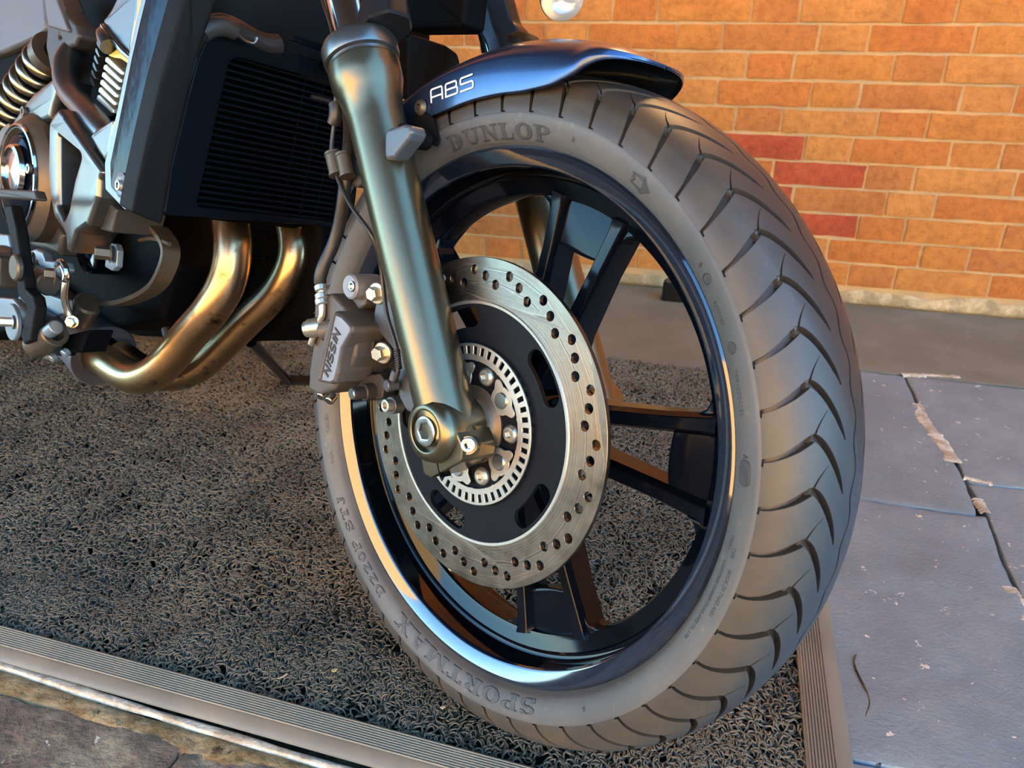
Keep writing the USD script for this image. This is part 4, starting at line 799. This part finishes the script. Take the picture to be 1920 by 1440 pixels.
part('pad_pin_tip', put(cyl(.0058, .0, .0035, .0008), zframe(onz((664, 738), .113), NA * .97 - E1 * .1)), MT['steel'], cal)
part('pin_bracket', wplate([(668, 722), (684, 704), (712, 700), (722, 716), (716, 748), (690, 752)], .092, .016, .003, .002), MT['castdk'], cal)
part('lower_bolt', put(sockbolt(np.eye(4), .0062, .007, .0034), zframe(onz((732, 760), .098), NA)), MT['zinc'], cal)
part('lower_boss', put(cyl(.0085, -.012, 0), zframe(onz((732, 760), .098), NA)), MT['forkm'], cal)
for px_ in ((610, 733), (626, 741)): part('bleed_screw', put(cyl(.0048, 0, .010, .0008), zframe(onz(px_, .105), NA - SG * .8)), MT['steel'], cal)
# banjo and hose fitting
fz = .118
part('hose_fitting', cat([put(tube([W((588, 560 + 28), fz), W((603, 572), fz)], .0001, 6, smooth=False), np.eye(4)), tube([W((600, 530), fz), W((603, 545), fz), W((604, 575), fz), W((604, 590), fz), W((598, 606), fz), W((592, 616), fz)], [.0042, .0042, .0038, .0036, .0036, .004], 16, 30)]), MT['zinc'], cal)
for py_ in (540, 556, 566): part('crimp_ring', put(cyl(.0066, -.0035, .0035, .0012), zframe(W((603 - (py_ < 545) * 1, py_), fz), SG)), MT['zinc'], cal)
part('banjo', put(cat([cyl(.0098, -.008, .008, .001), cyl(.0082, .006, .012, .001)]), zframe(W((592, 614), fz), -E1 * .8 + NA * .5 + SG * .1)), MT['zinc'], cal)
part('banjo_tail', tube([W((592, 616), fz), W((588, 630), fz), W((583, 645), fz)], .0034, 12, 12), MT['zinc'], cal)
part('banjo_seat', put(cyl(.0105, -.016, .002, .001), zframe(W((607, 622), fz - .004), -E1 * .8 + NA * .4)), MT['caliper'], cal)
part('banjo_bolt', put(hexbolt(np.eye(4), .0075, .0052, .006), zframe(W((614, 547), .112), -E1 * .3 + NA * .7 + SG * .5)), MT['caliper'], cal)
hz = .112
part('brake_hose', tube([W((645, 150), .07), W((655, 235), .09), W((652, 300), hz), W((643, 380), hz), W((622, 465), hz), W((604, 505), fz), W((600, 531), fz)], .0062, 20, 80), MT['hose'], label='thick black brake hose to the caliper')
wire = part('speed_sensor_wire', tube([W((600, -20), .10), W((618, 40), .11), W((628, 90), .12), W((626, 235), .12), W((622, 290), .122), W((634, 336), .122), W((664, 395), .122), W((700, 448), .118), W((714, 500), .108), W((728, 600), .106), W((743, 650), .105), W((747, 690), .105), W((738, 718), .104)], .0021, 12, 160), MT['hose'], label='thin black wheel-speed sensor wire')
part('wire_sleeve', tube([W((628, 195), .12), W((629, 215), .12), W((625, 232), .12)], .0062, 16, 14), MT['hose'], wire)
for px_, w_ in (((629, 308), .0085), ((647, 310), .0075)):
    part('wire_clamp', put(lathe([(1e-5, -.0115), (w_, -.0115), (w_, -.009), (w_ - .0006, -.0085), (w_ - .0006, .0085), (w_, .009), (w_, .0115), (1e-5, .0115)], 28), zframe(W(px_, .121), SG)), MT['castbr'], wire)
for k in range(9): part('wire_ring', put(cyl(.0033, -.0007, .0007, .0002, 16), zframe(W((744 + k * .45, 657 + k * 4.2), .105), SG)), MT['hose'], wire)
part('sensor_plug', put(cat([cyl(.0058, -.006, .006, .001), ]), zframe(W((734, 722), .105), NA * .9 - E1 * .2)), MT['forkm'], wire)
part('sensor_neck', tube([W((743, 695), .104), W((738, 710), .104), W((735, 722), .104)], .0042, 12, 10), MT['forkm'], wire)

# ------------------------------------------------------------------ radiator
RFM = frame(CTR, np.cross(BD[:, 1], FN) * -1, BD[:, 1], FN)   # x up, y right, z forward
RFM = frame(CTR, BD[:, 1], np.cross(FN, BD[:, 1]), FN)        # x right, y up, z forward
def fplate(pix, f, th, rad=0.0, c=.001, holes=(), steps=2):
    P = inframe(RFM, [FR(p, f) for p in pix]); poly = rpts(P[:, :2], rad)
    for h in holes: poly = poly.difference(rpts(inframe(RFM, [FR(p, f) for p in h])[:, :2], .006))
    m_ = chext(poly, th, c, steps); m_.vertices[:, 2] += P[0, 2] - th; return put(m_, RFM)
RFO = -.42
rad_o = [(306, 424), (322, 310), (352, 180), (372, 110), (392, 68), (412, 62), (500, 88), (680, 138), (660, 440), (604, 424), (322, 404)]
core = [(368, 388), (430, 116), (446, 108), (640, 160), (660, 166), (632, 420), (606, 414)]
radi = part('radiator', fplate(rad_o, RFO, .012, .006, .0015, holes=[core]), MT['fin'], label='black radiator behind the front wheel')
ci = inframe(RFM, [FR(p, RFO - .004) for p in core]); cpoly = Polygon(ci[:, :2]); x0, y0, x1, y1 = cpoly.bounds; zc = ci[0, 2]
part('core_backing', fplate([(318, 404), (372, 100), (420, 80), (690, 150), (660, 440)], RFO - .034, .02), MT['near_black'], radi)
nf = 24
for k in range(nf):
    yk = y0 + (k + .5) * (y1 - y0) / nf; seg = cpoly.buffer(.004).intersection(LineString([(x0 - .1, yk), (x1 + .1, yk)]))
    if seg.is_empty: continue
    xa, xb = seg.bounds[0], seg.bounds[2]
    b_ = chext(rpts([(-.0013, -.016), (.0013, -.016), (.0013, .0), (-.0013, .0)]), xb - xa, .0006, 2)
    M_ = RFM @ frame([xa, yk, zc - .004], [0, 1, 0], [0, 0, 1], [1, 0, 0]); part('fin', put(b_, M_), MT['fin'], radi, smooth=40)
for fx in (.02, -.006, -.03, -.07): 
    b_ = trimesh.creation.box((.0022, (y1 - y0), .006)); part('core_stay', put(b_, RFM @ frame([fx, (y0 + y1) / 2, zc - .014], [1, 0, 0], [0, 1, 0], [0, 0, 1])), MT['fin'], radi)
for yk, xa, xb in ((.262, -.02, .055), (.244, -.06, .03), (.236, -.075, -.035), (.225, -.03, .01), (.2, -.07, -.03)):
    b_ = trimesh.creation.box((xb - xa, .0042, .004)); part('core_louvre', put(b_, RFM @ frame([(xa + xb) / 2, -yk, zc - .009], [1, 0, 0], [0, 1, 0], [0, 0, 1])), MT['castdk'], radi)
part('radiator_hose', tube([FR((392, 62), RFO - .03), FR((420, 48), RFO - .01), FR((452, 62), RFO - .01), FR((470, 72), RFO - .01), FR((520, 84), RFO - .01)], .012, 16, 30), MT['hose'], radi)
part('filler_neck', tube([FR((378, 62), RFO + .005), FR((412, 50), RFO + .005), FR((440, 58), RFO + .005)], .010, 16, 20), MT['castdk'], radi)
part('hose_clip', tube([FR((438, 48), RFO + .012), FR((446, 64), RFO + .012), FR((476, 80), RFO + .012), FR((482, 70), RFO + .012)], .0018, 10, 20), MT['steel'], radi)
part('top_bracket', fplate([(545, 76), (552, 66), (650, 100), (648, 112)], RFO + .004, .006, .001), MT['fin'], radi)
sh_o = [(345, -60), (352, -30), (340, 7), (300, 150), (272, 270), (256, 345), (246, 398), (268, 408), (305, 422), (320, 330), (340, 240), (367, 117), (393, 43), (408, 0), (420, -60)]
shroud = part('radiator_shroud', fplate(sh_o, -.355, .03, .003, .003), MT['matte'], label='matte black radiator shroud')
trim_o = [(280, -60), (265, 0), (255, 40), (240, 107), (217, 217), (196, 305), (197, 355), (233, 393), (246, 388), (257, 340), (268, 280), (288, 205), (315, 108), (333, 25), (345, -60)]
part('shroud_trim', plate(trim_o, .200, .005, .004, .0012), MT['pale'], shroud, label='bright edge of the shroud plate')
pan_o = [(286, -60), (272, 0), (262, 40), (246, 110), (224, 219), (206, 306), (207, 350), (235, 382), (241, 378), (252, 335), (263, 277), (283, 203), (309, 107), (326, 25), (338, -60)]
part('shroud_panel', plate(pan_o, .2018, .003, .004, .0012), MT['mirror'], shroud, label='polished dark inner plate of the shroud')
part('panel_recess', put(lathe([(.0135, .0004), (.0115, .0014), (.0090, -.0), (1e-5, -.001)], 32), zframe(S((227, 347), .2030), BD[:, 1])), MT['pale'], shroud)
part('panel_bolt', put(sockbolt(np.eye(4), .0062, .004, .003), zframe(S((226, 348), .2030), BD[:, 1])), MT['steel'], shroud)

# ------------------------------------------------------------------ engine side
def bplate(name, pix, r, th, m_, rad=.003, c=.002, parent=None, holes=(), label=None): return part(name, plate(pix, r, th, rad, c, holes, steps=3), MT[m_], parent, label=label)
eng = bplate('crankcase', [(-80, 640), (-80, -80), (250, -80), (300, 60), (300, 400), (330, 500), (300, 600), (180, 620), (110, 600)], .085, .24, 'near_black', .01, .01)
bplate('lower_crankcase', [(140, 420), (600, 400), (600, 600), (520, 610), (470, 640), (250, 630), (140, 600)], -.03, .14, 'near_black', .01, .01, eng)
frc = bplate('frame_guard', [(110, 202), (119, 216), (193, 322), (185, 336), (182, 370), (163, 423), (140, 438), (125, 480), (121, 440), (100, 408), (92, 367), (89, 317), (90, 250), (91, 230), (100, 212)], .195, .05, 'castal', .004, .006,
       holes=[[(122, 238), (132, 252), (151, 295), (138, 338), (128, 392), (119, 414), (108, 384), (108, 256), (112, 246)]], label='silver grey cast side guard with a triangular opening')
bplate('guard_inner_plate', [(104, 240), (155, 285), (140, 400), (118, 420), (104, 390)], .150, .006, 'castbr', .002, .001, frc)  # bronze-brown plate behind the guard opening
bplate('guard_foot', [(182, 366), (219, 392), (208, 436), (164, 425)], .178, .06, 'castdk', .003, .003, frc)
bplate('guard_arm', [(166, 256), (178, 240), (216, 219), (206, 288), (196, 306), (182, 286)], .188, .05, 'castal', .004, .006, frc)
part('frame_tube', tube([S((140, 95), .13), S((122, 130), .15), S((124, 155), .155), S((150, 195), .16), (S((186, 236), .165)), S((205, 256), .165)], .0155, 24, 40), MT['castal'], label='polished diagonal frame tube')
cc = S((36, 333), .165)
cov = part('clutch_cover', put(lathe([(.092, -.05), (.092, -.012), (.082, -.002), (.0765, .0), (.0735, .004), (.070, .004), (.066, -.004), (.062, -.006), (1e-5, -.006)], 96), zframe(cc, BD[:, 1])), MT['castbr'], label='round engine cover')
part('cover_rim', put(lathe([(.0705, .0035), (.0735, .0062), (.0758, .0055), (.0765, .002)], 96), zframe(cc, BD[:, 1])), MT['chrome'], cov)
part('cover_dome', put(lathe([(.0655, -.004), (.060, .004), (.045, .009), (.02, .011), (1e-5, .0115)], 72), zframe(cc, BD[:, 1])), MT['mirror'], cov)
part('cover_window', put(lathe([(.040, .0), (.0375, .006), (.033, .0075), (.031, .003), (1e-5, .006)], 64), zframe(S((28, 322), .176), BD[:, 1])), MT['chrome'], cov)
part('cover_bolt', put(sockbolt(np.eye(4), .0072, .005, .0036), zframe(S((58, 317), .172), BD[:, 1])), MT['steel'], cov)
part('cover_bolt', put(sockbolt(np.eye(4), .0075, .006, .0036), zframe(S((49, 210), .150), BD[:, 1])), MT['castbr'], cov)
bplate('cover_shoulder', [(8, 270), (22, 225), (42, 195), (62, 170), (98, 142), (112, 162), (100, 195), (92, 225), (74, 232), (60, 222), (46, 226), (28, 248), (16, 280)], .150, .06, 'castal', .006, .01, cov)
bplate('case_rib', [(2, 240), (16, 228), (14, 262), (8, 300), (-12, 330), (-16, 270)], .14, .04, 'castbr', .003, .003, cov)
bplate('case_lower', [(20, 430), (50, 436), (74, 400), (84, 350), (100, 410), (118, 440), (110, 480), (88, 470), (60, 462), (40, 450)], .135, .05, 'castbr', .004, .006, cov)
# rear brake pedal and footrest bracket
peg = bplate('footrest', [(-40, 351), (64, 357), (70, 376), (-40, 369)], .245, .012, 'castdk', .002, .003, label='flat brown footrest')
bplate('brake_pedal', [(4, 386), (20, 384), (30, 430), (46, 540), (62, 556), (66, 578), (56, 640), (44, 646), (38, 630), (50, 575), (34, 556), (18, 440)], .235, .014, 'matte', .003, .003, peg)
for nm, px_ in (('bracket_plate', [(-20, 436), (14, 440), (22, 482), (18, 500), (-20, 498)]), ('bracket_plate', [(46, 474), (66, 466), (80, 474), (84, 488), (120, 492), (124, 508), (106, 520), (76, 510), (70, 490)]), ('bracket_plate', [(38, 585), (58, 545), (80, 540), (94, 552), (120, 562), (118, 590), (90, 598), (60, 604), (40, 606)]), ('bracket_plate', [(-30, 555), (24, 560), (40, 580), (24, 600), (-30, 600)])):
    bplate(nm, px_, .195, .012, 'pale', .003, .003, peg)
part('pivot_shaft', put(cat([cyl(.020, -.075, -.02, .002), cyl(.0175, -.02, .02, .002), cyl(.015, .02, .10, .002)]), zframe(S((40, 505), .205), BD[:, 0], BD[:, 1])), MT['castdk'], peg)
part('pivot_block', put(chext(rpts([(-.022, -.02), (.022, -.02), (.022, .02), (-.022, .02)], .006), .028, .003, 2), zframe(S((34, 508), .205), BD[:, 1])), MT['castdk'], peg)
part('pivot_boss', put(cyl(.0165, 0, .008, .002), zframe(S((38, 502), .234), BD[:, 1])), MT['castbr'], peg)
part('pedal_bolt', put(hexbolt(np.eye(4), .0125, .0075, .012), zframe(S((104, 515), .21), BD[:, 1] * .9 + BD[:, 0] * -.3)), MT['castbr'], peg)
part('bracket_bolt', put(hexbolt(np.eye(4), .0105, .0068, .009), zframe(S((62, 488), .215), BD[:, 1])), MT['castbr'], peg)
part('pedal_washer', put(cyl(.0235, -.003, .003, .001), zframe(S((25, 604), .235), BD[:, 1])), MT['pale'], peg)
part('washer_bolt', put(hexbolt(np.eye(4), .009, .006, .014), zframe(S((24, 604), .239), BD[:, 1] - .2 * BD[:, 0])), MT['zinc'], peg)
part('pedal_spindle', put(cyl(.016, -.03, .055, .002), zframe(S((70, 598), .205), BD[:, 0])), MT['castdk'], peg)
tubeo = lathe([(.0135, .0), (.0165, .0), (.0170, .002), (.0170, .052), (.0155, .054), (.0105, .054), (.0105, .01), (1e-5, .01)], 36)
part('hollow_pin', put(tubeo, zframe(S((68, 648), .215), BD[:, 0] * .80 + BD[:, 2] * .50 - BD[:, 1] * .1)), MT['castbr'], peg)
part('pin_core', put(cyl(.0085, 0, .02, .001), zframe(S((92, 622), .219), BD[:, 0] * .80 + BD[:, 2] * .50 - BD[:, 1] * .1)), MT['pale'], peg)
part('lever_rod', tube([S((118, 500), .215), S((124, 520), .215), S((121, 550), .215), S((126, 580), .21), S((136, 600), .205)], .0042, 12, 30), MT['steel'], peg)
part('spring_clip', tube([S((106, 500), .218), S((118, 492), .218), S((124, 505), .218), S((118, 530), .216)], .003, 10, 24), MT['chrome'], peg)
part('rod_nut', put(hexbolt(np.eye(4), .008, .006, .008), zframe(S((136, 603), .208), BD[:, 1] + BD[:, 0])), MT['steel'], peg)
bplate('switch_box', [(126, 628), (168, 618), (152, 660), (126, 662)], .19, .03, 'near_black', .002, .002, peg)
for px_ in ((64, 640), (84, 656), (94, 662), (104, 667), (128, 658)): part('stub_bolt', put(cyl(.0052, 0, .008, .001), zframe(S(px_, .2), BD[:, 1] - BD[:, 2] * .6 + BD[:, 0] * .3)), MT['pale'], peg)
bplate('pedal_stop', [(60, 640), (90, 620), (120, 640), (112, 668), (84, 662)], .185, .02, 'near_black', .003, .002, peg)
# curved guard strap
def strap(pix, rr0, w_, t_, n_=40):
    P = spline([S(p, q) for p, q in zip(pix, rr0)], n_); T = np.gradient(P, axis=0); T /= np.linalg.norm(T, axis=1, keepdims=True); y = np.cross(np.cross(T, BD[:, 1]), T); y = BD[:, 1] - T * (T @ BD[:, 1])[:, None]; y /= np.linalg.norm(y, axis=1, keepdims=True); x = np.cross(T, y)
    ring = [(-t_, -w_), (t_, -w_), (t_, w_), (-t_, w_)]; V = np.stack([P + x * a_ + y * b_ for a_, b_ in ring], 1).reshape(-1, 3); n2 = 4
    i, j = np.meshgrid(np.arange(n_ - 1), np.arange(n2), indexing='ij'); a, b = i * n2 + j, i * n2 + (j + 1) % n2; F = np.vstack([np.stack([a, b, b + n2], -1).reshape(-1, 3), np.stack([a, b + n2, a + n2], -1).reshape(-1, 3)])
    t = trimesh.Trimesh(V, F, process=False); t.fix_normals() if False else None
    if (t.face_normals * (t.triangles_center - np.repeat(P[:-1], n2 * 1, 0).repeat(1, 0)[:1])).sum() < -1e9: t.invert()
    return t
part('engine_strap', strap([(296, 428), (312, 448), (320, 470), (312, 505), (290, 540), (250, 562), (206, 570), (168, 566)], [.125, .125, .125, .125, .12, .12, .12, .12], .011, .003), MT['castbr'], label='curved bronze guard strap under the engine')
part('strap_end', put(cyl(.018, -.02, .025, .003), zframe(S((156, 585), .14), BD[:, 0] * .7 + BD[:, 2] * .7)), MT['castbr'])
part('strap_wire', tube([S((262, 450), .13), S((290, 448), .132), S((318, 458), .132)], .0028, 10, 16), MT['castbr'])
ear = bplate('mounting_ear', [(198, 486), (208, 456), (216, 458), (220, 470), (218, 500), (210, 508), (196, 500)], .160, .008, 'pale', .002, .001)
part('ear_bolt', put(hexbolt(np.eye(4), .011, .0082, .018), zframe(S((208, 476), .163), BD[:, 1] - BD[:, 0] * .3)), MT['castbr'], ear)
part('ring_cover', put(cat([lathe([(.030, -.01), (.036, .0), (.039, -.002), (.039, -.03)], 48), lathe([(.030, -.009), (1e-5, -.012)], 48)]), zframe(S((162, 462), .12), BD[:, 1])), MT['gloss'], ear)
# finned cylinder and head
cyl_ = bplate('cylinder_barrel', [(166, 210), (182, 60), (250, 100), (232, 140), (216, 216), (196, 222)], .120, .10, 'near_black', .004, .004)
for k in range(6):
    xa, ya = 197 - k * 3.1, 112 + k * 14.2; bplate('cooling_fin', [(xa + 1, ya - 5), (xa + 5, ya - 6), (xa + 34 - k * .6, ya + 22), (xa + 34 - k * .6, ya + 29), (xa + 29 - k * .6, ya + 28), (xa - 1, ya + 3)], .150, .04, 'gold', .0012, .0012, cyl_)
for k in range(6):
    xa, ya = 181 - k * 2.6, 80 + k * 13.6; bplate('side_fin', [(xa, ya - 4), (xa + 3, ya - 4), (xa + 9, ya + 13), (xa + 6, ya + 14), (xa, ya + 4)], .135, .03, 'castal', .0008, .001, cyl_)
bplate('head_cover', [(190, 40), (208, 14), (224, -20), (262, -20), (256, 40), (244, 104), (226, 92), (204, 66)], .150, .06, 'castal', .004, .006, cyl_)
bplate('head_rim', [(188, 42), (204, 64), (226, 90), (246, 108), (244, 116), (222, 98), (200, 72), (186, 50)], .156, .04, 'chrome', .001, .0015, cyl_)
bplate('yellow_reflection', [(190, 92), (200, 104), (214, 96), (222, 88), (244, 112), (240, 120), (226, 110), (212, 108), (198, 102)], .150, .01, 'yellow', .001, .001, cyl_, label='yellow reflection above the cooling fins, modelled as a coloured strip')  # strip coloured to stand for a yellow reflection
part('plug_cap', tube([S((190, 60), .15), S((198, 74), .155), S((205, 88), .155)], [.006, .009, .011], 16, 16), MT['castal'], cyl_)
# rear frame casting, shock spring, seat side
fcast = bplate('frame_casting', [(76, -20), (80, 20), (88, 52), (85, 88), (94, 132), (106, 134), (108, 104), (118, 92), (138, 86), (148, 68), (143, 46), (128, 30), (118, 14), (106, -20)], .145, .03, 'castdk', .005, .005, holes=[[(108, 60), (114, 57), (119, 63), (117, 70), (110, 70)]], label='dark cast frame bracket')
bplate('casting_face', [(80, -20), (90, 50), (131, 62), (122, 40), (100, -20)], .149, .01, 'grey', .003, .003, fcast)
bplate('side_pannel'.replace('nn', 'n'), [(-60, -60), (76, -60), (84, 30), (86, 58), (62, 74), (0, 100), (-60, 118)], .10, .03, 'grey', .01, .008, label='smooth grey side panel')
bplate('inner_fender', [(-60, 125), (0, 106), (66, 80), (90, 70), (90, 130), (40, 190), (0, 240), (-60, 300)], .06, .03, 'near_black', .006, .004)
A0, A1 = S((8, 226), .115), S((98, 104), .115); ax = (A1 - A0); ln_ = np.linalg.norm(ax); ax /= ln_; xh = np.cross(ax, BD[:, 1]); xh /= np.linalg.norm(xh); yh = np.cross(ax, xh)
t_ = np.linspace(0, 7.5, 240); hel = A0 + ax * (t_ / 7.5 * ln_)[:, None] + .0255 * (np.cos(t_ * 2 * np.pi)[:, None] * xh + np.sin(t_ * 2 * np.pi)[:, None] * yh)
spr = part('shock_spring', tube(hel, .0078, 14, 0, smooth=False), MT['spring'], label='coil spring of the rear shock absorber')
part('shock_body', tube([A0 - ax * .02, A1 + ax * .02], .0150, 24, 2, smooth=False), MT['near_black'], spr)
part('spring_seat', tube([A1 - ax * .008, A1 + ax * .012], .031, 28, 2, smooth=False), MT['castbr'], spr)
# exhaust headers and collector
def hd(name, pts, r=.0232): return part(name, tube([S(p, q) for p, q in pts], r, 36, 110), MT['pipe'], label='golden brown heat-tinted exhaust header pipe')
hd('exhaust_header', [((428, 372), .045), ((432, 415), .05), ((437, 462), .055), ((428, 520), .06), ((402, 572), .068), ((350, 634), .078), ((302, 690), .088), ((262, 709), .094), ((222, 694), .098), ((180, 668), .10)])
hd('exhaust_header', [((542, 380), -.03), ((550, 430), -.028), ((553, 478), -.024), ((532, 530), -.018), ((478, 588), -.004), ((420, 646), .012), ((362, 694), .03), ((310, 706), .05), ((262, 690), .066), ((225, 664), .075)], .0215)
cd0 = S((196, 668), .095); cax = -BD[:, 0] * .90 + BD[:, 1] * .06 + BD[:, 2] * .16 
col = part('exhaust_collector', put(lathe([(.028, .012), (.0440, .002), (.0475, .0), (.0490, .003), (.0485, .010), (.046, .03), (.043, .10), (.042, .20), (1e-5, .21)], 72), zframe(cd0, cax)), MT['muffler'], label='grey flared exhaust collector')
part('collector_mouth', put(lathe([(.046, .004), (.040, .012), (1e-5, .02)], 48), zframe(cd0, cax)), MT['near_black'], col)
# side stand on the far side
gA_, gB_ = S((470, 640), -.06), G((540, 714), .014)
st = part('side_stand', tube([gA_, gB_, G((548, 716), .010)], .0085, 16, 2, smooth=False) if False else tube([gA_, gB_], .009, 16, 2, smooth=False), MT['gloss'], label='black side stand')
part('stand_foot', put(chext(rpts([(-.012, -.02), (.085, -.014), (.085, .014), (-.012, .02)], .006), .006, .0015, 2), frame(G((540, 716), 0) + A([0, 0, .001]), [.97, .24, 0], [-.24, .97, 0], [0, 0, 1])), MT['matte'], st)
part('coolant_pipe', tube([S((616, 400), -.06), S((612, 440), -.06), S((602, 480), -.06), S((596, 520), -.06)], .013, 20, 24), MT['muffler'])
for a_, b_, r_q in (((322, 474), (366, 478), .03), ((462, 484), (494, 486), -.02), ((330, 560), (378, 562), .02), ((440, 566), (485, 570), -.02)):
    part('added_glint_rod', tube([S(a_, r_q), S(b_, r_q)], .0032, 12, 2, smooth=False), MT['chrome'])  # chrome rods added to give small white glints below the engine
part('sump_bolt', put(cyl(.006, 0, .03, .001), zframe(S((310, 615), .05), -BD[:, 2] * .7 + BD[:, 0] * .6)), MT['muffler'])
part('shroud_far', fplate([(765, 62), (838, 86), (858, 100), (864, 118), (855, 150), (800, 190), (765, 190)], -.33, .03, .006, .003), MT['matte'], label='far radiator shroud seen past the fork')
# headlamp underside and turn signal
part('steering_head', plate([(250, -90), (660, -90), (660, 120), (640, 130), (500, 96), (400, 70), (330, 80), (250, 60)], .02, .12, .004, .004), MT['near_black'])
tsc = onplane((1054, -3), CTR - NA * .02, NA)
ts = part('turn_signal', put(lathe([(1e-5, -.034), (.009, -.032), (.0165, -.02), (.0202, -.005), (.0205, 0)], 40), zframe(tsc, ray((1058, 2)) * -.75 - A([0, 0, .5]) + BD[:, 0] * .35)), MT['matte'], label='front turn signal with a clear lens')
lensp = lathe([(.0200, 0), (.0192, .004), (.0135, .007), (1e-5, .008)], 40)
part('lens', put(lensp, zframe(tsc, ray((1058, 2)) * -.75 - A([0, 0, .5]) + BD[:, 0] * .35)), MT['lens'], ts, label='clear ribbed lens')
part('reflector_cup', put(lathe([(.0198, .0005), (.012, -.004), (1e-5, -.007)], 40), zframe(tsc, ray((1058, 2)) * -.75 - A([0, 0, .5]) + BD[:, 0] * .35)), MT['chrome'], ts)
part('side_reflector', put(lathe([(.0001, .012), (.010, .0108), (.0175, .006), (.019, 0)], 32), zframe(W((984, 86), -.03), A([0.3, 0, 1.0]))), MT['matte'])

# ------------------------------------------------------------------ small loose things
wsp = G((1262, 562), FZ); stp = thing('wall_stop', (wsp[0], wsp[1], FZ), 'small black rubber stop standing on the concrete apron by the wall, seen through the wheel', 'stop')
obj('body', put(chext(rpts([(-.03, -.022), (.03, -.022), (.03, .022), (-.03, .022)], .008), .05, .004, 2), frame(A([wsp[0], wsp[1], FZ + .001]), [1, 0, 0], [0, 1, 0], [0, 0, 1])), MT['matte'], stp)
obj('top_cap', put(chext(rpts([(-.024, -.017), (.024, -.017), (.024, .017), (-.024, .017)], .006), .006, .002, 2), frame(A([wsp[0], wsp[1], FZ + .05]), [1, 0, 0], [0, 1, 0], [0, 0, 1])), MT['hose'], stp)
MT['leaf'] = pbr('dry_leaf', (.62, .47, .16), .7, var=(300, (.45, .30, .10), .4, .6)); MT['straw'] = pbr('straw', (.55, .36, .22), .7)
def crumb(px, pts, h, m_, name, label, cat_, rot=0.0):
    g = G(px, .0002); t = chext(Polygon(pts), h, h * .35, 2); c_, s_ = math.cos(rot), math.sin(rot)
    t.vertices[:, 2] += np.abs(t.vertices[:, 0]) * .25
    obj(name, put(t, frame(A([g[0], g[1], .0004]), [c_, s_, 0], [-s_, c_, 0], [0, 0, 1])), m_, label=label, category=cat_)
crumb((627, 1258), [(-.0034, -.001), (-.001, -.0026), (.0022, -.0016), (.0036, .0008), (.0012, .0026), (-.0022, .0020)], .0009, MT['leaf'], 'leaf_fragment', 'tiny yellow leaf fragment lying on the mat left of the tyre', 'leaf', .5)
crumb((530, 1270), [(-.0060, -.0009), (.0, -.0013), (.0060, -.0006), (.0058, .0006), (.0, .0011), (-.0058, .0007)], .0009, MT['straw'], 'straw_scrap', 'pinkish scrap of straw on the mat near the ribbed edging', 'straw', .9)
crumb((830, 1327), [(-.003, -.0012), (0, -.0022), (.0028, -.0008), (.0024, .0014), (-.001, .002)], .0009, MT['straw'], 'grit_chip', 'pale chip of grit on the mat below the lowest part of the tyre lettering', 'chip', .2)
